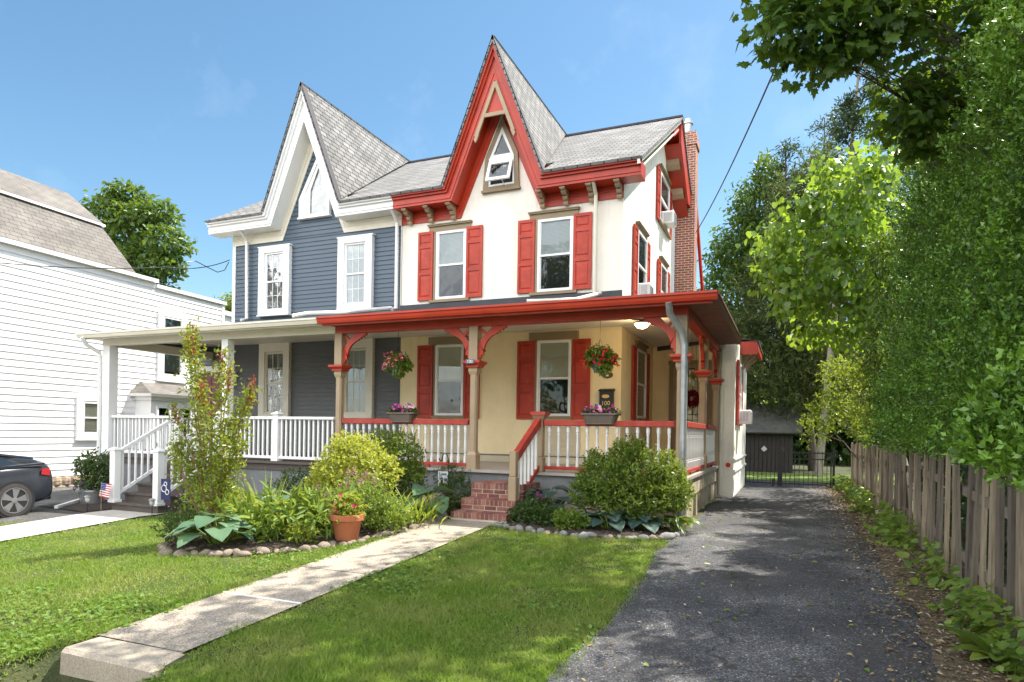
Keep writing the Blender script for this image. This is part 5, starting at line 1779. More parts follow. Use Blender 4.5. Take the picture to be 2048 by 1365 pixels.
# ---- trees across the street, behind the photographer (seen in the window panes)
for k, (x, y, h) in enumerate(((-16, -20, 15), (-6, -22, 17), (5, -20, 12))):
    rd = random.Random(k)
    cl = [(x + rd.uniform(-2.5, 2.5), y + rd.uniform(-1.5, 1.5), h * rd.uniform(.3, .92), 2.4, 2.2, 2.2) for _ in range(11)]
    tree('street_tree', ['broad street tree across the road facing the blue half', 'tall street tree across the road facing the middle of the twin house', 'street tree across the road facing the driveway'][k], 'tree', (x, y, -.9), .35, cl, 4200, .55, LF_TREE, top=(x, y, h), ar=.6, droop=.4, shell=.4, seed=k)
# ================================================================== grass
def inpoly(x, y, P):
    c = np.zeros(len(x), bool); n = len(P)
    for i in range(n):
        x1, y1 = P[i]; x2, y2 = P[(i + 1) % n]
        k = ((y1 > y) != (y2 > y)) & (x < (x2 - x1) * (y - y1) / (y2 - y1 + 1e-12) + x1)
        c ^= k
    return c
LF_GRASS = leafmat('grass_blades', [(.07, .15, .018), (.13, .23, .028), (.18, .27, .038), (.23, .29, .06), (.09, .19, .022)], .4, (.42, .58, .06), .5, .3, (.26, .28, .085), 1.3)
LF_CLOVER = leafmat('clover_leaves', [(.085, .175, .022), (.12, .21, .03), (.15, .23, .036)], .35, (.3, .42, .05), .5)
def scatter(n, x0, x1, y0, y1, dmax):
    x = rng.uniform(x0, x1, n); y = rng.uniform(y0, y1, n)
    d2 = x * x + y * y + 1
    k = rng.random(n) < np.minimum(1, 17.0 / d2 * dmax)
    x, y = x[k], y[k]
    k = ~inpoly(x, y, [(a, b + .04) for a, b in BEDL]) & ~inpoly(x, y, [(a, b + .04) for a, b in BEDR])
    k &= ~((x > -5.13 + .03 * np.sin(y * 9) + .03 * rng.normal(size=len(x))) & (x < -4.24 + .03 * np.sin(y * 7) + .03 * rng.normal(size=len(x))))
    k &= ~((x > -5.2) & (x < -4.1) & (y < 3.6))
    k &= ~((x > -13.12) & (x < -11.70 + .02 * np.sin(y * 8)))
    k &= ~((y > 8.65) & (x < -11.6)) & ~((x < -13.6) & (y > 7.4)) & (y < 10.6)
    k &= x < -1.45 + .05 * np.sin(y * 1.3) + .06 * rng.normal(size=len(x))
    k &= ~((x < -13.1) & (y > 8.0)) & (x > -13.75)
    return x[k], y[k]
def grass():
    ch = []
    for (n, a, b, c, d, dm, L0) in ((420000, -4.3, -1.35, 2.3, 9.1, .75, .062), (1000000, -13.7, -5.1, 2.3, 10.7, .9, .062)):
        x, y = scatter(n, a, b, c, d, dm)
        m = len(x)
        P = np.stack([x, y, gz(x, y) - .004], 1)
        D = unit(np.stack([rng.normal(size=m) * .9, rng.normal(size=m) * .9, np.ones(m)], 1))
        N = unit(rng.normal(size=(m, 3)))
        dist = np.sqrt(x * x + y * y)
        tuft = .8 + .45 * np.sin(x * 3.1 + 2 * np.sin(y * 2.3)) * np.sin(y * 2.7 + 1)
        L = rng.uniform(.55, 1.25, m) * L0 * tuft
        v = leaves(P, D, N, L, .0075 + dist * .0006, (np.array([(-.5, 0, 0), (.5, 0, 0), (.12, 1, -.25)], float), [(0, 1, 2)]))
        ch.append(v)
    g = npmesh('lawn_grass', ch, LF_GRASS, kind='stuff')
    tag(g, 'short summer lawn grass on both sides of the front walk', 'grass')
    x, y = scatter(90000, -13.7, -1.4, 2.3, 10.5, 1.4)
    k = (np.sin(x * 1.1 + 1) + np.sin(y * 1.7 + x * .7) + .6 * np.sin(x * 3.7) * np.sin(y * 4.1)) > .35
    x, y = x[k], y[k]; m = len(x)
    P = np.stack([x, y, gz(x, y) + rng.uniform(.012, .04, m)], 1)
    D = unit(np.stack([rng.normal(size=m), rng.normal(size=m), .25 * rng.normal(size=m)], 1))
    N = unit(np.stack([rng.normal(size=m) * .3, rng.normal(size=m) * .3, np.ones(m)], 1))
    L = rng.uniform(.028, .058, m)
    g = npmesh('lawn_clover', [leaves(P, D, N, L, L * .85, T_FOLD)], LF_CLOVER, kind='stuff')
    tag(g, 'patches of clover and broad leaved weeds spread through the lawn', 'clover')
grass()

# ================================================================== stones along the beds
STN = [paint('edging_stone_tan', (.26, .21, .16), .9, .3, 8, bscale=30, bstr=.6, bdist=.02, dirt=(.15, .12, .09), dirt_amt=.5, dscale=9), paint('edging_stone_grey', (.24, .235, .225), .9, .3, 8, bscale=30, bstr=.6, bdist=.02, dirt=(.16, .15, .13), dirt_amt=.5, dscale=9)]
protos = []
for k in range(6):
    bm = bmesh.new(); bmesh.ops.create_icosphere(bm, subdivisions=2, radius=1)
    rd = random.Random(k)
    ax = [Vector((rd.gauss(0, 1), rd.gauss(0, 1), rd.gauss(0, 1))).normalized() for _ in range(5)]
    for v in bm.verts:
        n = v.co.normalized(); s = 1 + sum(.10 * math.sin(3 * n.dot(a) + i) for i, a in enumerate(ax))
        v.co = Vector((n.x * s, n.y * s * .8, n.z * s * .68))
    me = bpy.data.meshes.new('edging_stone'); bm.to_mesh(me); bm.free()
    me.polygons.foreach_set('use_smooth', [True] * len(me.polygons)); me.materials.append(STN[0] if k < 3 else STN[1])
    protos.append(me)
def edge_stones(path, lab, group, first, size):
    pts = [Vector((*p, 0)) for p in path]
    d, i = 0.0, 0
    while i < len(pts) - 1:
        L = (pts[i + 1] - pts[i]).length
        if d > L:
            d -= L; i += 1; continue
        p = pts[i].lerp(pts[i + 1], d / L)
        s = size * random.uniform(.65, 1.35)
        o = bpy.data.objects.new('edging_stone', protos[(random.randint(0, 2) if first else random.randint(2, 5))]); COL.objects.link(o)
        x, y = p.x + random.gauss(0, .02), p.y + random.gauss(0, .02)
        o.location = gp(x, y, s * .28); o.scale = (s * random.uniform(.85, 1.25), s * random.uniform(.8, 1.1), s * random.uniform(.75, 1.1)); o.rotation_euler = (random.uniform(-.3, .3), random.uniform(-.3, .3), random.uniform(0, 6.3))
        tag(o, lab, 'stone', group)
        d += s * 1.72
random.seed(21)
edge_stones([(-7.98, 6.9), (-7.78, 6.32), (-7.31, 5.97), (-6.67, 6.06), (-6.17, 6.24), (-5.91, 6.56), (-5.6, 6.84), (-5.37, 7.18), (-5.36, 7.68), (-5.22, 8.11), (-5.15, 8.68), (-5.13, 9.4)], 'rounded tan stone in the row edging the left flower bed', 'stones edging the left flower bed', True, .068)
edge_stones([(-4.16, 9.2), (-3.65, 8.97), (-3.14, 8.87), (-2.42, 8.90), (-1.80, 9.06), (-1.52, 9.33), (-1.42, 9.7)], 'rounded grey stone in the row edging the right flower bed', 'stones edging the right flower bed', False, .066)
for (x, y, s) in ((-5.32, 9.62, .13), (-5.55, 9.75, .14), (-5.22, 9.35, .11)):
    o = bpy.data.objects.new('boulder', protos[4]); COL.objects.link(o); o.location = gp(x, y, s * .4); o.scale = (s * 1.2, s, s); o.rotation_euler = (0, 0, x * 9)
    tag(o, 'larger grey stone piled beside the bottom brick step', 'stone', 'grey stones by the brick steps')

# ================================================================== garden plants
def stems_mb(x, y, z, n, h, sp, r=.008, seed=0, bend=.2):
    rd = random.Random(seed); mb = MB()
    for i in range(n):
        a = rd.uniform(0, 2 * PI); s = sp * rd.uniform(.3, 1)
        e = Vector((x + math.cos(a) * s, y + math.sin(a) * s, z + h * rd.uniform(.7, 1)))
        b = Vector((x + rd.gauss(0, .04), y + rd.gauss(0, .04), z - .05))
        mb.tube([b, b.lerp(e, .5) + Vector((0, 0, bend * h * .4)), e], [r, r * .8, r * .4], 5)
    return mb
def shrub(name, label, cat, x, y, clumps, n, L, mat, ar=.42, nst=14, h=.6, sp=.4, group=None, sprig=7, tmpl=T_QUAD, droop=.2, shell=.4, up=.6, r=.012):
    z = float(gz(x, y))
    t = thing(name, label, cat, (x, y, z), group)
    stems_mb(x, y, z, nst, h, sp, r, int(abs(x * 100))).build('stems', BARK, t, recalc=False)
    npmesh('foliage', [foliage(clumps, n, L, ar, tmpl, droop, shell, .7, up, sprig=sprig)], mat, t)
    return t
LF_YEL = leafmat('yellow_variegated_leaves', [(.44, .46, .06), (.36, .42, .055), (.20, .31, .035), (.52, .52, .14), (.13, .22, .025)], .42, (.75, .70, .08), .4)
LF_AZAL = leafmat('azalea_leaves', [(.06, .125, .016), (.10, .18, .022), (.17, .25, .03), (.24, .30, .045), (.04, .09, .014)], .35, (.45, .52, .05), .4)
LF_DKSH = leafmat('dark_shrub_leaves', [(.03, .065, .014), (.045, .085, .018), (.06, .11, .02)], .25, (.25, .36, .04), .4)
LF_CRAPE = leafmat('crape_myrtle_leaves', [(.15, .23, .028), (.20, .29, .036), (.10, .17, .022), (.14, .14, .028), (.25, .31, .05)], .45, (.55, .55, .05), .35, .5)
LF_REDT = leafmat('red_new_leaves', [(.30, .05, .03), (.34, .12, .03), (.24, .04, .04)], .45, (.7, .15, .05), .35)
LF_HBLUE = leafmat('blue_green_hosta', [(.10, .19, .11), (.14, .23, .12), (.075, .15, .09)], .25, (.30, .42, .10), .45)
LF_HDARK = leafmat('deep_blue_hosta', [(.035, .075, .062), (.05, .095, .075), (.028, .06, .05)], .2, (.15, .25, .08), .45)
LF_HYEL = leafmat('yellowing_hosta', [(.32, .30, .03), (.22, .27, .04), (.14, .20, .05), (.40, .33, .03)], .4, (.6, .55, .05), .45)
LF_IRIS = leafmat('iris_blades', [(.17, .28, .04), (.24, .34, .05), (.12, .21, .035), (.32, .38, .07)], .45, (.55, .62, .08), .4)
LF_CHART = leafmat('chartreuse_leaves', [(.22, .29, .035), (.28, .33, .05), (.16, .23, .03)], .45, (.6, .62, .08), .45)
LF_MIXG = leafmat('mixed_green_leaves', [(.10, .19, .024), (.16, .25, .035), (.21, .29, .05), (.07, .14, .02)], .4, (.45, .52, .06), .42)
PETS = {k: leafmat(k, v, .3, v[0], .5) for k, v in dict(pink_petals=[(.72, .16, .22), (.80, .32, .34), (.62, .06, .14)], scarlet_petals=[(.70, .012, .018), (.55, .006, .012), (.8, .03, .02)],
        magenta_petals=[(.60, .05, .32), (.45, .03, .36), (.70, .12, .42), (.36, .04, .40)], rose_petals=[(.72, .02, .12), (.8, .12, .2)], mauve_plumes=[(.42, .20, .24), (.50, .28, .30), (.36, .16, .2)],
        purple_petals=[(.20, .06, .36), (.28, .10, .42)], white_petals=[(.78, .76, .70), (.7, .68, .6)], plum_plumes=[(.26, .05, .22), (.36, .08, .28)], brick_plumes=[(.40, .12, .12), (.46, .18, .16)]).items()}
_p = []
for i in range(10):
    a = 2 * PI * i / 10; r_ = .5 if i % 2 == 0 else .30
    _p.append((r_ * math.cos(a), .5 + r_ * math.sin(a), .06 if i % 2 == 0 else .0))
T_FLOW = fan(_p, (0, .5, -.05))
def blooms(P, size, face=(0, -.75, .5)):
    P = np.array(P); m = len(P)
    N = unit(np.array(face) + rng.normal(size=(m, 3)) * .45)
    D = unit(np.cross(N, rng.normal(size=(m, 3))))
    L = size * rng.uniform(.75, 1.2, m)
    return leaves(P - D * L[:, None] * .5, D, N, L, L, T_FLOW)
def hosta(label, x, y, n, L, mat, h=.4, sp=.35, group=None, ar=.85, z=None, seed=0):
    z = float(gz(x, y)) + .02 if z is None else z
    t = thing('hosta', label, 'plant', (x, y, z), group)
    rd = np.random.default_rng(seed + 77); L = L * .92; ar = ar * 1.25 if ar > .5 else ar
    a = np.arange(n) * 2.4 + rd.random(n) * .5; u = np.sqrt((np.arange(n) + .6) / n)
    rr = sp * u * rd.uniform(.8, 1.1, n)
    hh = h * (1.05 - .55 * u * u) * rd.uniform(.85, 1.1, n)
    B = np.stack([x + rr * np.cos(a), y + rr * np.sin(a), z + hh], 1)
    D = np.stack([np.cos(a), np.sin(a), .34 - .30 * u], 1)
    Ls = L * rd.uniform(.75, 1.15, n)
    N = np.stack([-np.cos(a) * .2, -np.sin(a) * .2, np.ones(n)], 1) + rd.normal(size=(n, 3)) * .12
    mats = mat if isinstance(mat, list) else [mat]
    ch = []
    for i, m_ in enumerate(mats):
        k = (np.arange(n) % len(mats)) == i
        v, f = leaves(B[k], D[k], N[k], Ls[k], Ls[k] * ar, T_HOSTA); ch.append((v, f, i))
    npmesh('leaves', ch, mats, t, smooth=True)
    mb = MB()
    for i in range(n):
        b = Vector((x + rr[i] * .12 * math.cos(a[i]), y + rr[i] * .12 * math.sin(a[i]), z - .04)); e = Vector(B[i])
        mb.tube([b, b.lerp(e, .55) + Vector((0, 0, hh[i] * .18)), e], [.010, .009, .007], 5)
    mb.build('stems', LF_IRIS, t, recalc=False)
    return t
def blades(name, label, x, y, n, L, spread, mat=None, wd=.022, group=None, lean=.45, tm=None, cat='plant'):
    z = float(gz(x, y))
    t = thing(name, label, cat, (x, y, z), group)
    P = np.stack([x + rng.normal(size=n) * spread, y + rng.normal(size=n) * spread, np.full(n, z)], 1)
    o = (P - np.array([x, y, z])) / max(spread, .01) * .28
    D = unit(np.stack([o[:, 0] + rng.normal(size=n) * lean * .5, o[:, 1] + rng.normal(size=n) * lean * .5, np.ones(n)], 1))
    N = unit(np.stack([-D[:, 0] - rng.normal(size=n) * .1, -D[:, 1], np.full(n, .15)], 1))
    Ls = L * rng.uniform(.55, 1.1, n)
    npmesh('leaves', [leaves(P, D, N, Ls, wd, tm or T_BLADE)], mat or LF_IRIS, t)
    return t

# crape myrtle
cx0, cy0 = -7.54, 6.9
cz0 = float(gz(cx0, cy0))
cl = []
T_ = thing('crape_myrtle', 'slim upright crape myrtle with bronze red shoot tips in front of the blue house', 'shrub', (cx0, cy0, cz0))
mb = MB(); tips = []; cpts = []
# each stem given as tip (x, z) at about y = 6.9
for (tx, tz, ty) in ((-8.14, 2.86, 6.95), (-7.98, 2.9, 6.9), (-7.86, 2.74, 6.8), (-7.35, 2.3, 7.0), (-6.9, 2.12, 7.0), (-7.05, 1.6, 6.8), (-8.1, 1.75, 6.7), (-7.6, 2.55, 7.1), (-7.1, 1.9, 7.1), (-7.45, 2.05, 6.6), (-6.95, 1.25, 6.9), (-8.2, 1.2, 6.8), (-7.0, 1.3, 6.6), (-7.9, 1.3, 6.6)):
    b = Vector((cx0 + random.uniform(-.1, .1), cy0 + random.uniform(-.1, .1), cz0)); e = Vector((tx, ty, tz))
    m = b.lerp(e, .5) + Vector((random.uniform(-.1, .1), random.uniform(-.1, .1), .1))
    mb.tube([b, m, e], [.016, .011, .004], 5)
    for k in range(int(24 + 30 * (e - b).length)):
        t = random.random() ** .75 * .82 + .18
        p = (b * (1 - t) ** 2 + m * 2 * t * (1 - t) + e * t * t)
        w = .11 * (1.08 - t) + .025
        cpts.append((p + Vector((random.gauss(0, w), random.gauss(0, w), random.gauss(0, w * .7))), t))
    if tz > 1.7:
        tips.append((b.lerp(e, .86), e))
mb.build('stems', paint('cinnamon_bark', (.22, .12, .075), .8, .2, 6), T_, recalc=False)
P = np.array([p for p, t in cpts])
P = np.repeat(P, 5, 0) + rng.normal(size=(len(P) * 5, 3)) * .04
m = len(P); L = rng.uniform(.04, .075, m)
ch = [leaves(P, unit(rng.normal(size=(m, 3)) + np.array([0, 0, .5])), unit(rng.normal(size=(m, 3)) + np.array([0, 0, .8])), L, L * .55, T_FOLD)]
npmesh('foliage', ch, LF_CRAPE, T_)
Pt = []
for a, b in tips:
    for k in range(60):
        Pt.append(a.lerp(b, random.random() * 1.04) + Vector((random.gauss(0, .022), random.gauss(0, .022), random.gauss(0, .02))))
Pt = np.array(Pt); m = len(Pt); L = rng.uniform(.03, .06, m)
npmesh('shoot_tips', [leaves(Pt, unit(rng.normal(size=(m, 3)) + np.array([0, 0, .9])), unit(rng.normal(size=(m, 3)) + np.array([0, 0, .3])), L, L * .5, T_FOLD)], LF_REDT, T_)

# shrubs in the left bed
shrub('variegated_shrub', 'rounded golden yellow variegated shrub in front of the porch railing', 'shrub', -6.55, 9.0, [(-7.0, 8.95, .72, .38, .36, .30), (-6.58, 8.9, .98, .46, .40, .35), (-6.18, 8.95, .74, .38, .36, .30), (-6.5, 8.7, .60, .48, .34, .26), (-7.3, 8.95, .5, .22, .25, .18), (-6.8, 8.95, 1.2, .2, .2, .15)], 15000, .056, LF_YEL, .5, h=.8, sp=.5)
shrub('shaded_side_shrub', 'green shrub standing in for the shaded back right side of the golden shrub', 'shrub', -6.2, 9.6, [(-6.15, 9.6, .95, .40, .35, .42), (-5.98, 9.55, .62, .30, .33, .35), (-6.55, 9.7, 1.15, .36, .3, .3)], 10000, .05, LF_AZAL, .45, h=.9, sp=.4)  # separate greener shrub; its colour paints the golden shrub's shaded side
shrub('low_shrub', 'low dark leafy plant beside the grey porch base near the white railing', 'shrub', -8.5, 9.9, [(-8.6, 9.9, .35, .5, .4, .3), (-8.0, 10.1, .45, .35, .3, .3)], 4000, .055, LF_DKSH, .4)
shrub('spirea_bush', 'small leaved bright green bush behind the terracotta pot', 'shrub', -5.75, 8.0, [(-5.7, 7.95, .36, .42, .38, .36), (-5.35, 8.1, .22, .3, .3, .26), (-6.15, 8.0, .28, .35, .35, .3)], 9000, .040, LF_MIXG, .6, h=.5, sp=.35, nst=18)
shrub('hellebore', 'clump of palmate leaved green plants at the front of the left bed', 'plant', -6.35, 7.1, [(-6.7, 6.9, .18, .35, .3, .16), (-6.25, 7.05, .22, .4, .3, .2), (-5.95, 7.3, .2, .3, .3, .18)], 900, .17, LF_MIXG, .30, tmpl=T_FOLD, sprig=6, h=.3, droop=.5)
shrub('perennial_clump', 'yellow green perennial foliage filling the middle of the left bed', 'plant', -6.75, 7.75, [(-6.9, 7.25, .14, .45, .3, .20), (-6.4, 7.45, .16, .4, .3, .20)], 2600, .075, LF_CHART, .5, h=.4, sprig=6, tmpl=T_FOLD)
shrub('chartreuse_tuft', 'low feathery chartreuse plant at the bed edge left of the terracotta pot', 'plant', -6.0, 6.95, [(-6.0, 6.95, .07, .26, .16, .1)], 1600, .035, LF_CHART, .3, h=.12, sp=.2)
shrub('catmint', 'dark leafy low plant at the left tip of the flower bed', 'plant', -7.55, 6.4, [(-7.6, 6.45, .05, .35, .25, .2), (-7.9, 6.8, .1, .25, .25, .25)], 3000, .04, LF_DKSH, .5, h=.25, sp=.3)
shrub('pansy_patch', 'purple flowered low plants at the foot of the white stair', 'plant', -8.6, 7.9, [(-8.7, 8.1, .2, .5, .4, .3), (-9.3, 8.6, .25, .5, .35, .3)], 4200, .045, LF_MIXG, .5, h=.3, sp=.4)
hosta('large blue green hosta with broad leaves at the front left of the bed', -6.98, 6.5, 17, .36, LF_HBLUE, .38, .30, seed=1)
hosta('big puckered hosta with yellowing leaves below the golden shrub', -7.05, 7.8, 20, .40, [LF_HBLUE, LF_HYEL, LF_HBLUE], .46, .40, seed=2)
hosta('pale blue hosta half hidden behind the iris blades', -5.5, 9.5, 12, .36, LF_HBLUE, .50, .32, seed=3)
blades('iris_clump', 'tall arching iris blades at the right end of the left bed', -5.62, 8.75, 170, .85, .19, wd=.030)
blades('iris_clump', 'bright upright iris blades close to the walk', -5.33, 9.0, 90, .62, .13, wd=.026)
blades('iris_clump', 'upright iris blades between crape myrtle and white railing', -8.0, 8.4, 80, .95, .17, wd=.03, lean=.25, tm=T_BLADE2)
blades('iris_clump', 'thin iris blades left of the terracotta pot', -6.15, 7.75, 34, .62, .10, wd=.024, lean=.3, tm=T_BLADE2)
def plumes(label, x, y, n, h, sp, pet, fol, seed, ph=.2):
    rd = random.Random(seed); z = float(gz(x, y))
    t = thing('astilbe', label, 'plant', (x, y, z))
    mb = MB(); P = []
    for i in range(n):
        a = rd.uniform(0, 6.3); r_ = sp * math.sqrt(rd.random()); e = Vector((x + r_ * math.cos(a), y + r_ * math.sin(a), z + h * rd.uniform(.75, 1.05)))
        mb.tube([(x + r_ * .4 * math.cos(a), y + r_ * .4 * math.sin(a), z), e], [.006, .003], 5)
        for k in range(90):
            u = rd.random()
            w = .07 * u + .008
            P.append(e + Vector((rd.gauss(0, w * .6), rd.gauss(0, w * .6), .05 - ph * u * rd.uniform(.6, 1))))
    P = np.array(P); m = len(P)
    mb.build('stems', fol, t, recalc=False)
    npmesh('plumes', [leaves(P, unit(rng.normal(size=(m, 3)) + np.array([0, 0, .4])), unit(rng.normal(size=(m, 3))), rng.uniform(.014, .03, m), .012, T_QUAD)], pet, t)
    npmesh('foliage', [foliage([(x, y, z + h * .42, sp * 1.2, sp * 1.2, h * .36)], 1500, .06, .5, T_FOLD, .3, .2, sprig=5)], fol, t)
plumes('dusty pink astilbe plumes above the middle of the left bed', -6.05, 8.3, 14, .84, .30, PETS['mauve_plumes'], LF_MIXG, 4)
plumes('second dusty pink astilbe just left of the taller plumes', -6.45, 8.1, 8, .62, .2, PETS['mauve_plumes'], LF_MIXG, 5, .15)

# right bed
AZ = [(-2.62, 10.1, .68, .46, .42, .38), (-2.2, 10.05, .84, .48, .44, .38), (-1.82, 10.1, .64, .40, .42, .34), (-2.2, 9.85, .48, .66, .40, .28), (-2.45, 10.2, 1.1, .15, .2, .22), (-2.2, 10.1, 1.18, .12, .15, .2), (-1.7, 10.1, .95, .13, .2, .2), (-2.9, 10.2, .92, .14, .2, .2), (-1.55, 9.95, .56, .22, .25, .18), (-2.95, 9.95, .52, .2, .25, .18)]
shrub('azalea_bush', 'large rounded green azalea in front of the right porch railing', 'shrub', -2.25, 10.15, AZ, 26000, .055, LF_AZAL, .42, shell=.55, h=1.0, sp=.5, nst=26)
hosta('tall deep blue hosta beside the hand rail post', -3.70, 10.3, 14, .34, LF_HDARK, .50, .36, seed=6)
hosta('blue hosta mound at the front centre of the right bed', -2.45, 9.55, 15, .27, LF_HDARK, .22, .30, seed=7)
hosta('low blue hosta under the azalea', -2.0, 9.75, 14, .26, LF_HDARK, .22, .28, seed=8)
hosta('small hosta right of the brick steps and left of the blue mound', -2.95, 9.75, 10, .22, LF_HDARK, .24, .22, seed=9)
hosta('narrow leaved striped hosta at the driveway corner', -1.52, 9.9, 26, .26, [LF_MIXG, LF_DKSH], .22, .2, ar=.30, seed=10)
shrub('geranium_clump', 'fine leaved dark green clump next to the bottom brick step', 'plant', -3.65, 9.65, [(-3.75, 9.6, .14, .32, .25, .16), (-3.4, 9.5, .12, .28, .22, .14)], 4200, .040, LF_DKSH, .7, h=.2, tmpl=T_FOLD)
shrub('columbine_clump', 'light green lobed leaf clump at the stone edge of the right bed', 'plant', -2.98, 9.3, [(-3.0, 9.3, .14, .25, .2, .13)], 1800, .045, LF_MIXG, .75, h=.2, tmpl=T_FOLD)
plumes('plum coloured astilbe spikes in front of the deep blue hosta', -3.72, 9.85, 8, .45, .22, PETS['plum_plumes'], LF_DKSH, 8, .12)
shrub('juniper', 'dark feathery evergreen left of the brick steps', 'shrub', -5.45, 10.3, [(-5.4, 10.3, .35, .34, .3, .32), (-5.65, 10.5, .6, .25, .25, .22), (-5.3, 10.1, .15, .25, .25, .15)], 5200, .05, LF_DKSH, .25, h=.5, sp=.3)

# verge along the fence
random.seed(9)
def verge():
    n = 5200
    y = 5.0 + 16 * rng.random(n); x = 1.52 - np.abs(rng.normal(size=n)) * .14 * (1 + .5 * np.sin(y * 1.9))
    dens = (np.sin(y * 1.3) + np.sin(y * 3.1 + 1) + 1.2) > rng.random(n) * 2
    x, y = x[dens], y[dens]; m = len(x)
    P = np.stack([x, y, gz(x, y) + rng.random(m) ** 2 * .38 + .02], 1)
    L = rng.uniform(.04, .095, m)
    g = npmesh('ivy', [leaves(P, unit(np.stack([-np.abs(rng.normal(size=m)), rng.normal(size=m), rng.normal(size=m) * .4 - .1], 1)), unit(rng.normal(size=(m, 3)) * .4 + np.array([-.4, -.2, .8])), L, L * .85, T_HEART)], LF_MIXG, kind='stuff')
    tag(g, 'ivy and weeds creeping along the foot of the picket fence', 'ivy')
    n = 9000
    y = 4.2 + 17 * rng.random(n); x = 1.5 - np.abs(rng.normal(size=n)) * .42
    x2 = rng.uniform(-1.4, 1.0, 420); y2 = 3.6 + 14 * rng.random(420) ** 1.5
    x = np.concatenate([x, x2]); y = np.concatenate([y, y2]); m = len(x)
    P = np.stack([x, y, gz(x, y) + .024 + rng.random(m) * .012], 1)
    L = rng.uniform(.018, .055, m)
    D = unit(np.stack([rng.normal(size=m), rng.normal(size=m), rng.normal(size=m) * .12], 1))
    LL = leafmat('dry_leaves', [(.24, .17, .09), (.16, .10, .055), (.33, .26, .16), (.10, .07, .04), (.40, .34, .24)], 0, None, .9, .1)
    g = npmesh('leaf_litter', [leaves(P, D, unit(rng.normal(size=(m, 3)) * .3 + np.array([0, 0, 1.])), L, L * .5, T_FOLD)], LL, kind='stuff')
    tag(g, 'dry brown leaves and twigs strewn along the driveway edge', 'leaf litter')
    x = rng.uniform(-1.3, 1.0, 60); y = 3.8 + 9 * rng.random(60)
    P = np.stack([x, y, gz(x, y) + .03], 1); D = unit(np.stack([rng.normal(size=60), rng.normal(size=60), rng.normal(size=60) * .1], 1))
    g = npmesh('fallen_leaves', [leaves(P, D, unit(rng.normal(size=(60, 3)) * .3 + np.array([0, 0, 1.])), rng.uniform(.04, .08, 60), .04, T_FOLD)], LF_MIXG, kind='stuff')
    tag(g, 'scattered fresh green leaves lying on the driveway', 'fallen leaves')
    # mulch chips on the beds
    n = 9000
    x = rng.uniform(-11.6, -1.4, n); y = rng.uniform(5.9, 10.9, n)
    k = inpoly(x, y, BEDL) | inpoly(x, y, BEDR); x, y = x[k], y[k]; m = len(x)
    P = np.stack([x, y, gz(x, y) + .03 + rng.random(m) * .045], 1)
    MC = leafmat('mulch_chips', [(.07, .045, .03), (.04, .028, .02), (.12, .085, .06), (.17, .13, .09)], 0, None, .95, .1)
    g = npmesh('mulch_chips', [leaves(P, unit(rng.normal(size=(m, 3)) * np.array([1, 1, .3])), unit(rng.normal(size=(m, 3)) * .5 + np.array([0, 0, 1.])), rng.uniform(.03, .08, m), .016, T_QUAD)], MC, kind='stuff')
    tag(g, 'loose bark mulch chips over the planting beds', 'mulch')
verge()
t = thing('dock_weed', 'large crinkled green dock weed at the foot of the near fence pickets', 'weed', gp(1.42, 5.75))
a = np.array([2.3, 2.9, 3.4, 2.0, 3.9, 4.4, 1.5]); z0 = float(gz(1.42, 5.75))
P = np.stack([1.42 + .03 * np.cos(a), 5.75 + .03 * np.sin(a), np.full(7, z0 + .02)], 1)
npmesh('leaves', [leaves(P, np.stack([np.cos(a), np.sin(a), np.array([.8, 1.2, .7, .9, .6, .8, .6])], 1), np.stack([-np.cos(a), -np.sin(a), np.ones(7)], 1), np.array([.34, .38, .30, .3, .26, .28, .24]), .17, T_HOSTA)], LF_MIXG, t, smooth=True)

# ================================================================== pots, baskets, boxes
TERRA = paint('terracotta', (.42, .135, .06), .85, .2, 5, bscale=30, bstr=.3, dirt=(.10, .06, .05), dirt_amt=.7, dscale=5)
SOILM = paint('potting_soil', (.04, .03, .022), .95, .3, 9)
px, py = -5.52, 7.32; pz = float(gz(px, py)) + .04
t = thing('flower_pot', 'weathered terracotta pot of red flowers standing at the edge of the left bed', 'flower pot', (px, py, pz))
mb = MB(); mb.lathe((px, py, pz), [(.135, 0), (.15, .02), (.195, .26), (.205, .27), (.228, .275), (.232, .35), (.222, .355), (.20, .35), (.195, .30)], 28)
mb.build('pot', TERRA, t, smooth=True)
MB().lathe((px, py, pz), [(.19, .30), (.19, .32), (.02, .33)], 20).build('soil', SOILM, t)
npmesh('foliage', [foliage([(px, py, pz + .40, .20, .20, .12), (px + .05, py, pz + .5, .12, .12, .1)], 1500, .045, .7, T_FOLD, .2, .2, sprig=6)], LF_CHART, t)
npmesh('flowers', [blooms([(px - .17, py - .1, pz + .46), (px - .10, py - .12, pz + .50), (px + .0, py - .15, pz + .57), (px + .03, py - .1, pz + .60), (px - .02, py - .12, pz + .62), (px - .05, py - .2, pz + .42), (px - .09, py - .2, pz + .40), (px + .17, py - .1, pz + .48), (px + .21, py - .08, pz + .47), (px + .07, py - .16, pz + .50), (px - .03, py - .2, pz + .405)], .06)], PETS['rose_petals'], t)

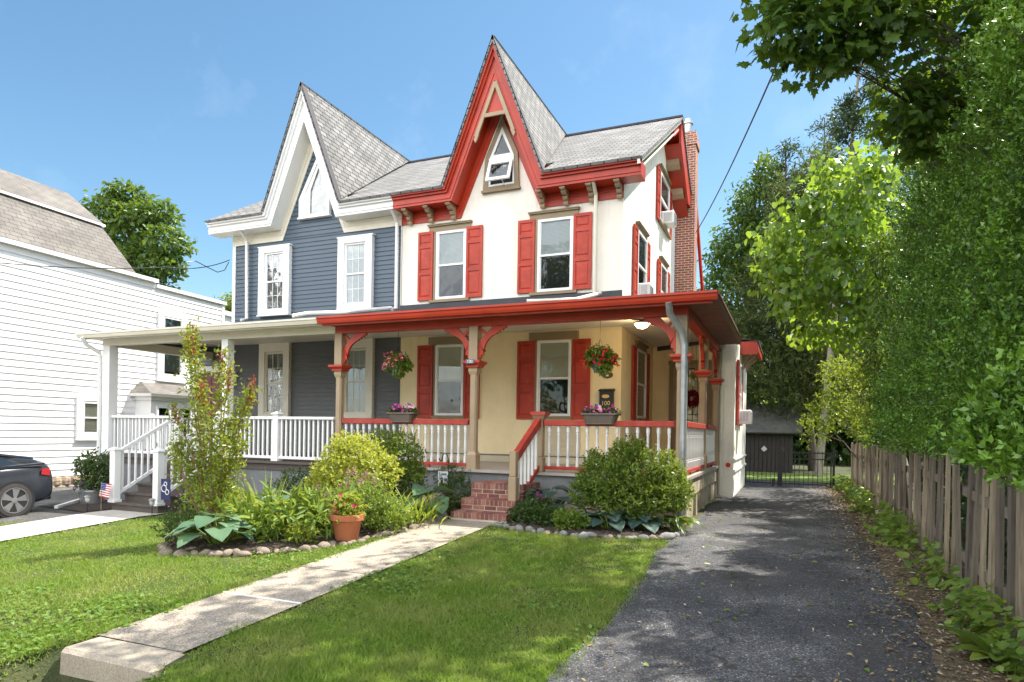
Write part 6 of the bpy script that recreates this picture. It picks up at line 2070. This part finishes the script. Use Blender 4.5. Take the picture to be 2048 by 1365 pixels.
POTG = paint('green_plastic_pot', (.055, .10, .085), .35, .1, 3, bstr=0)
def basket(label, x, y, z, hook, pet, lab2, seed, pets2=None):
    rd = random.Random(seed)
    t = thing('hanging_basket', label, 'hanging basket', (x, y, z))
    mb = MB(); mb.lathe((x, y, z), [(.105, 0), (.145, .20), (.155, .20), (.155, .225), (.13, .225)], 8, phase=PI / 8); mb.build('pot', POTG, t)
    mb = MB()
    for k in range(3):
        a = 2 * PI * k / 3 + .5
        mb.tube([(x + .14 * math.cos(a), y + .14 * math.sin(a), z + .22), (x, y, z + .62)], .0035, 4)
    mb.tube([(x, y, z + .62), (x, y, hook)], .004, 4)
    mb.build('hanger', DARK, t)
    npmesh('foliage', [foliage([(x, y, z + .33, .26, .22, .17), (x - .16, y, z + .25, .14, .14, .14), (x + .18, y, z + .26, .15, .14, .14), (x + .10, y - .1, z + .12, .12, .1, .14)], 1300, .075, .55, T_FOLD, .7, .3)], LF_AZAL, t)
    P = []
    for k in range(16):
        a = rd.uniform(0, 6.3); r_ = rd.uniform(.12, .32)
        c = Vector((x + r_ * math.cos(a) * 1.1, y - abs(r_ * math.sin(a)) * .8 - .06, z + .30 + rd.uniform(-.12, .22) - r_ * .25))
        for q in range(4):
            P.append(c + Vector((rd.gauss(0, .03), rd.gauss(0, .03), rd.gauss(0, .03))))
    npmesh('flowers', [blooms(P, .062)], PETS[pet], t)
    return t
basket('green hanging basket of pink begonias over the left porch bay', -7.46, 11.5, 2.55, 3.62, 'pink_petals', '', 1)
basket('green hanging basket of scarlet begonias near the porch corner', -3.18, 11.5, 2.55, 3.62, 'scarlet_petals', '', 2)

BOXP = paint('brown_plastic_planter', (.13, .10, .08), .55, .12, 4, bscale=40)
def flag_mesh(x, y, z, w, h, parent, tilt=0):
    """a small stars and stripes hanging from a stick"""
    cs = [paint('flag_red', (.52, .02, .03), .8, .05, 3, bstr=0), WHITEV, paint('flag_blue', (.03, .05, .22), .8, .05, 3, bstr=0)] if 'flag_red' not in MATS else [MATS['flag_red'], WHITEV, MATS['flag_blue']]
    mb = MB()
    n = 13; m = 8
    def p(u, v, o=0):
        return (x + (u * w) * math.cos(.5) + v * h * tilt, y + .012 * math.sin(u * 6) + u * w * .3 - o, z - v * h - .15 * u * w)
    for j in range(n):
        for i in range(m):
            u0, u1, v0, v1 = i / m, (i + 1) / m, j / n, (j + 1) / n
            mi = 2 if (u1 <= .51 and j < 7) else (0 if j % 2 == 0 else 1)
            mb.hull([p(u0, v0), p(u1, v0), p(u1, v1), p(u0, v1)], [p(u0, v0, .002), p(u1, v0, .002), p(u1, v1, .002), p(u0, v1, .002)], mi)
    for j in range(4):
        for i in range(4):
            u, v = .06 + i * .11, .06 + j * .12
            mb.hull([p(u, v, .002), p(u + .035, v, .002), p(u + .035, v + .03, .002), p(u, v + .03, .002)], [p(u, v, .004), p(u + .035, v, .004), p(u + .035, v + .03, .004), p(u, v + .03, .004)], 1)
    return mb.build('flag_cloth', cs, parent)
def flag(label, x, y, z0, ztop, w, h, tilt=0, group=None):
    t = thing('small_flag', label, 'flag', (x, y, z0), group)
    MB().tube([(x, y, z0), (x, y, ztop)], .006, 6).build('flag_stick', TAUPE, t)
    flag_mesh(x + .006, y, ztop - .01, w, h, t, tilt)
def railbox(label, x0, x1, seed):
    rd = random.Random(seed)
    y, z = YP - .03, 1.60
    t = thing('rail_planter', label, 'planter box', ((x0 + x1) / 2, y, z))
    mb = MB()
    def ring(i, zz, d):
        return [(x0 + i, y - d, zz), (x0 + i + .04, y - d - .03, zz), (x1 - i - .04, y - d - .03, zz), (x1 - i, y - d, zz), (x1 - i, y + d, zz), (x1 - i - .04, y + d + .03, zz), (x0 + i + .04, y + d + .03, zz), (x0 + i, y + d, zz)]
    mb.hull(ring(.07, z, .06), ring(.02, z + .17, .10)); mb.hull(ring(-.02, z + .17, .115), ring(-.02, z + .205, .115)); mb.hull(ring(.055, z + .012, .075), ring(.05, z + .03, .08))
    mb.build('box', BOXP, t, bevel=.006)
    npmesh('foliage', [foliage([((x0 + x1) / 2 - .15, y, z + .23, .2, .1, .08), ((x0 + x1) / 2 + .15, y, z + .23, .2, .1, .08)], 700, .05, .55, T_FOLD, .3, .3)], LF_DKSH, t)
    P = []
    for k in range(17):
        c = Vector((rd.uniform(x0 + .05, x1 - .04), y - rd.uniform(.02, .14), z + rd.uniform(.22, .35)))
        P += [c + Vector((rd.gauss(0, .014), rd.gauss(0, .014), rd.gauss(0, .014))) for _ in range(2)]
    npmesh('flowers', [blooms(P, .06)], PETS['magenta_petals'], t)
railbox('brown planter of magenta petunias on the rail under the pink basket', -7.30, -6.72, 3)
railbox('brown planter of magenta petunias on the rail under the mailbox', -3.33, -2.70, 4)
flag('tiny stars and stripes flag in the planter below the pink basket', -6.86, YP - .12, 1.75, 2.0, .13, .09, .25)
flag('tiny stars and stripes flag in the planter below the mailbox', -3.10, YP - .15, 1.75, 1.97, .12, .10, .3)
x, y = -13.22, 9.25; z = float(gz(x, y))
flag('small stars and stripes flag staked left of the white stair', x, y, z, z + .62, .24, .30, -.25)

x, y = -14.55, 9.95; z = float(gz(x, y)) + .03
t = thing('planter_tub', 'grey tub with a leafy shrub and purple flowers left of the white stair', 'planter', (x, y, z))
MB().lathe((x, y, z), [(.20, 0), (.27, .30), (.29, .30), (.29, .34), (.25, .34)], 20).build('pot', GALV, t, smooth=True)
stems_mb(x, y, z + .3, 9, .75, .35, .008, 3).build('stems', BARK, t, recalc=False)
npmesh('foliage', [foliage([(x, y, z + .5, .38, .35, .2), (x + .1, y, z + .95, .42, .35, .28), (x - .25, y, z + .8, .25, .25, .2), (x + .3, y, z + .65, .25, .25, .3)], 1500, .10, .42, T_FOLD, .3, .2)], LF_DKSH, t)
npmesh('flowers', [blooms([(x + random.uniform(-.4, .2), y - .25 + random.uniform(-.1, .1), z + random.uniform(.38, .6)) for _ in range(26)], .05)], PETS['purple_petals'], t)
npmesh('purple_flowers', [blooms([(-8.8 + random.gauss(0, .35), 8.0 + random.gauss(0, .3), float(gz(-8.8, 8.0)) + random.uniform(.3, .62)) for _ in range(34)], .05)], PETS['purple_petals'], bpy.data.objects['pansy_patch'])

# white spout lying on the ground, solar lamps, banner
mb = MB(); mb.beam(gp(-14.35, 9.05, .06), gp(-15.6, 10.75, .14), .07, .06)
o = mb.build('drain_spout', WHITEV, loc=gp(-15, 9.9)); tag(o, 'white plastic drain spout lying across the mulch by the planter tub', 'drain pipe')
def solar(label, x, y):
    z = float(gz(x, y))
    t = thing('solar_lamp', label, 'garden lamp', (x, y, z))
    MB().tube([(x, y, z), (x, y, z + .22)], .008, 6).build('stake', DARK, t)
    MB().lathe((x, y, z + .2), [(.02, 0), (.045, .03), (.05, .10), (.03, .11)], 10).build('lamp_glass', paint('frosted_glass', (.5, .5, .46), .3, .1, 6, bstr=0) if 'frosted_glass' not in MATS else MATS['frosted_glass'], t)
    MB().lathe((x, y, z + .31), [(.07, 0), (.07, .012), (.03, .04)], 12).build('lamp_cap', GALV, t)
solar('little solar stake lamp at the right foot of the white stair', -11.75, 9.28)
solar('little solar stake lamp at the left foot of the white stair', -13.35, 9.05)
x, y = -11.45, 9.35; z = float(gz(x, y))
t = thing('garden_banner', 'navy garden banner with white loops beside the white stair post', 'banner', (x, y, z))
MB().tube([(x, y, z), (x, y, z + .75)], .007, 6).build('stake', DARK, t)
NAVY = paint('navy_cloth', (.02, .025, .085), .8, .2, 6)
mb = MB(); mb.box(x - .13, x + .13, y - .012, y - .004, z + .32, z + .74); bn = mb.build('cloth', NAVY, t)
mb = MB()
for (cx_, cz_, r_) in ((-.04, .55, .07), (.05, .48, .05), (.0, .64, .04)):
    mb.tube([(x + cx_ + r_ * math.cos(q * .7), y - .016, z + cz_ + r_ * math.sin(q * .7)) for q in range(10)], .008, 5)
mb.build('emblem', WHITEV, bn)

# wall and porch fittings
GOLD = paint('gold_leaf_paint', (.70, .48, .16), .35, .08, 4, metal=.6, bstr=0)
t = thing('mailbox', 'black wall mailbox with gold oval and house number 100', 'mailbox', (-3.75, YW, 2.0))
mb = MB(F0); mb.box(-3.905, -3.595, .0, .12, 1.95, 2.40); mb.hull([(-3.925, 0, 2.40), (-3.575, 0, 2.40), (-3.575, .15, 2.40), (-3.925, .15, 2.40)], [(-3.925, 0, 2.46), (-3.575, 0, 2.46), (-3.575, .13, 2.425), (-3.925, .13, 2.425)])
mb.build('box', DARK, t, bevel=.006)
TM = lambda a, b, z: (a, YW - .12 - z, b)
mb = MB(TM); mb.lathe((-3.76, 2.28, 0), [(.085, 0), (.085, .006), (.05, .008)], 24, sy=.48); mb.build('emblem', GOLD, t)
lettering('100', .135, FY(YW - .122), GOLD, 'house_number', t, -3.755, 0, 2.085)
t = thing('wall_plaque', 'brown oval plaque on the stucco behind the scarlet basket', 'plaque', (-3.75, YW, 2.76))
mb = MB(lambda a, b, z: (a, YW - z, b)); mb.lathe((-3.755, 2.76, 0), [(.125, 0), (.125, .02), (.115, .03)], 24, sy=.58); pl = mb.build('board', paint('plaque_brown', (.10, .05, .025), .4, .2, 5, bstr=0), t)
mb = MB(F0); mb.box(-3.82, -3.69, .03, .032, 2.785, 2.793); mb.box(-3.785, -3.725, .03, .032, 2.73, 2.765); mb.build('lettering', WHITEV, pl)
mb = MB(); mb.tube([(-3.70 + .07 * math.cos(q * .53), YW - .04, 2.90 + .08 * math.sin(q * .53)) for q in range(13)], .012, 6); mb.build('ring', GOLD, t, smooth=True)
t = thing('number_sign', 'small blue grey sign reading 100 on the middle porch post', 'sign', (-5.47, 10.87, 2.75))
mb = MB(FY(YP - .178)); mb.box(-5.565, -5.395, 0, .012, 2.715, 2.795); sg = mb.build('plate', paint('sign_blue_grey', (.12, .15, .20), .4, .05, 3, bstr=0), t)
lettering('100', .078, FY(YP - .191), WHITEV, 'house_number', sg, -5.48, 0, 2.727)
t = thing('wall_lantern', 'black lantern on a cream block beside the burgundy door', 'lantern', (-14.75, YW, 2.9))
MB(F0).box(-14.90, -14.66, 0, .06, 2.76, 3.06).build('mounting_block', CREAMW, t)
mb = MB(F0); mb.box(-14.86, -14.74, .06, .18, 2.96, 3.02); mb.box(-14.85, -14.75, .07, .17, 2.60, 2.63)
for (a, b) in ((-14.85, .07), (-14.76, .07), (-14.85, .16), (-14.76, .16)):
    mb.box(a, a + .01, b, b + .01, 2.63, 2.96)
mb.build('lantern_frame', DARK, t)
t = thing('ceiling_lamp', 'round lit glass lamp under the porch ceiling near the corner', 'lamp', (-2.72, 12.9, 3.72))
mb = MB(); mb.lathe((-2.72, 12.9, 3.66), [(.02, -.12), (.10, -.10), (.155, -.03), (.16, 0)], 20)
lm, lnt, lp, lo = new_mat('lamp_glass'); lp.inputs['Base Color'].default_value = c4((.8, .7, .45)); lp.inputs['Emission Color'].default_value = c4((1, .72, .35)); lp.inputs['Emission Strength'].default_value = 3.0
mb.build('lamp_shade', lm, t, smooth=True)
mb = MB(); mb.lathe((-2.72, 12.9, 3.64), [(.165, 0), (.165, .03), (.06, .05), (.06, .14)], 20); mb.tube([(-2.88, 12.9, 3.62), (-2.82, 12.9, 3.555), (-2.72, 12.9, 3.53), (-2.62, 12.9, 3.555), (-2.56, 12.9, 3.62)], .008, 5); mb.build('lamp_frame', DARK, t)
pl_ = bpy.data.lights.new('lamp_bulb', 'POINT'); pl_.energy = 14; pl_.color = (1, .74, .42); pl_.shadow_soft_size = .1
po = bpy.data.objects.new('lamp_bulb', pl_); COL.objects.link(po); po.location = (-2.72, 12.9, 3.46)
t = thing('door_wreath', 'deep red wreath hanging on the brown glazed door', 'wreath', (-2.38, 17.66, 2.42))
a = rng.random(900) * 2 * PI; r_ = .155 + rng.normal(size=900) * .035
P = np.stack([-2.38 + r_ * np.cos(a), 17.665 - np.abs(rng.normal(size=900)) * .03, 2.42 + r_ * np.sin(a)], 1)
npmesh('petals', [leaves(P, unit(rng.normal(size=(900, 3)) + np.array([0, -.4, 0])), unit(rng.normal(size=(900, 3))), .055, .04, T_FOLD)], leafmat('wreath_red', [(.28, .01, .03), (.36, .015, .04), (.2, .008, .02)], 0, None, .7), t)
mb = MB(); mb.tube([(-2.38 + .155 * math.cos(q * PI / 10), 17.68, 2.42 + .155 * math.sin(q * PI / 10)) for q in range(21)], .02, 6); mb.build('ring', BARK, t)
t = thing('wind_chime', 'white wind chime hanging before the side door', 'wind chime', (-2.2, 16.2, 3.0))
mb = MB()
for k in range(6):
    a = k * PI / 3; mb.tube([(-2.2 + .05 * math.cos(a), 16.2 + .05 * math.sin(a), 2.62 + .03 * k), (-2.2 + .05 * math.cos(a), 16.2 + .05 * math.sin(a), 3.02)], .010, 6)
mb.build('chime_tubes', WHITEV, t); mb = MB(); mb.lathe((-2.2, 16.2, 3.04), [(.07, 0), (.07, .02)], 12); mb.tube([(-2.2, 16.2, 3.05), (-2.2, 16.2, 3.78)], .003, 4); mb.build('hanger', DARK, t)
x, y, z = -2.02, 15.6, 2.72
t = thing('spider_plant', 'small pale green plant hanging before the side door', 'plant', (x, y, z))
MB().lathe((x, y, z), [(.05, 0), (.07, .1)], 10).build('pot', GALV, t)
mb = MB(); mb.tube([(x, y, z + .1), (x, y, 3.77)], .004, 4); mb.build('hanger', DARK, t)
npmesh('leaves', [foliage([(x, y, z + .14, .12, .12, .10)], 260, .09, .2, T_FOLD, .8, .3)], LF_CHART, t)

# air conditioners in the side windows
def aircon(label, x, y, z, w, h, d):
    w, h, d = w * .85, h * .85, d * .75
    t = thing('air_conditioner', label, 'air conditioner', (x, y, z))
    mb = MB(); mb.box(x - .1, x + d, y - w / 2, y + w / 2, z, z + h); c = mb.build('housing', WHITEV, t, bevel=.02)
    mb = MB()
    for k in range(9):
        zz = z + .04 + (h - .08) * k / 9
        mb.box(x + d, x + d + .012, y - w / 2 + .04, y + w / 2 - .04, zz, zz + .014)
    for k in range(6):
        yy = y - w / 2
        mb.box(x + .05 + k * (d - .1) / 6, x + .05 + k * (d - .1) / 6 + .02, yy - .008, yy, z + .06, z + h - .06)
    mb.build('grille', GALV, t)
aircon('white air conditioner in the attic window of the side wall', -3.42, 19.0, 7.44, .60, .42, .42)
aircon('white air conditioner in the upstairs window just above the porch roof', -3.42, 16.05, 4.78, .58, .40, .34)
aircon('white air conditioner jutting from the window of the low wing', -1.20, 17.38, 1.76, .60, .40, .42)

# hook and flag at the brick steps
x, y = -5.60, 10.32; z = float(gz(x, y))
t = thing('garden_flag', 'little white garden flag hanging from a black shepherd hook left of the brick steps', 'flag', (x, y, z))
mb = MB(); mb.tube([(x, y, z), (x, y, .95), (x - .03, y, 1.03), (x - .08, y, 1.06), (x - .12, y, 1.02), (x - .13, y, .95), (x - .15, y, .92), (x - .18, y, .93), (x - .185, y, .97)], .009, 6)
mb.tube([(x + .02, y, .735), (x - .22, y, .735)], .006, 5); mb.build('shepherd_hook', DARK, t, smooth=True)
mb = MB(); mb.box(x - .20, x, y - .016, y - .010, .45, .735); cl_ = mb.build('cloth', paint('flag_pale_cloth', (.62, .64, .66), .8, .06, 4, bstr=0), t)
lettering('Love', .075, FY(y - .016), DARK, 'lettering', cl_, x - .10, 0, .665)
mb = MB(FY(y - .016)); mb.box(x - .18, x - .02, 0, .002, .47, .52, 0); mb.prism([(x - .15, .50), (x - .09, .50), (x - .10, .58), (x - .14, .58)], .0021, .004, 1); mb.lathe((x - .12, 0, .6), [(.02, 0), (.02, .02)], 8, m=2)
mb.build('picture', [LF_CHART, MATS['brass'], BARK], cl_)

# overhead cables
def cable(name, label, pts, r):
    mb = MB(); mb.tube(pts, r, 5)
    o = mb.build(name, DARK, loc=pts[0]); tag(o, label, 'cable')
def sag(a, b, s, n=14):
    a, b = Vector(a), Vector(b)
    return [tuple(a.lerp(b, i / n) - Vector((0, 0, s * 4 * (i / n) * (1 - i / n)))) for i in range(n + 1)]
cable('power_cable', 'black cable running from the brick chimney up towards the street', sag((-2.80, 21.0, 7.76), (.72, 6.0, 6.75), .28), .014)
cable('power_cable', 'thin cable drooping from the blue house corner across the white house', sag((-14.92, 14.15, 6.28), (-15.05, 12.2, 5.62), .12) + sag((-15.05, 12.2, 5.62), (-14.2, 6.5, 4.42), .12)[1:], .012)
cable('cable_loop', 'slack loop of cable at the blue house corner', [(-14.90, 14.1, 6.2), (-14.92, 13.98, 5.95), (-14.95, 13.75, 5.84), (-15.0, 13.4, 5.92), (-15.05, 13.1, 6.0), (-15.08, 12.8, 5.9)], .012)
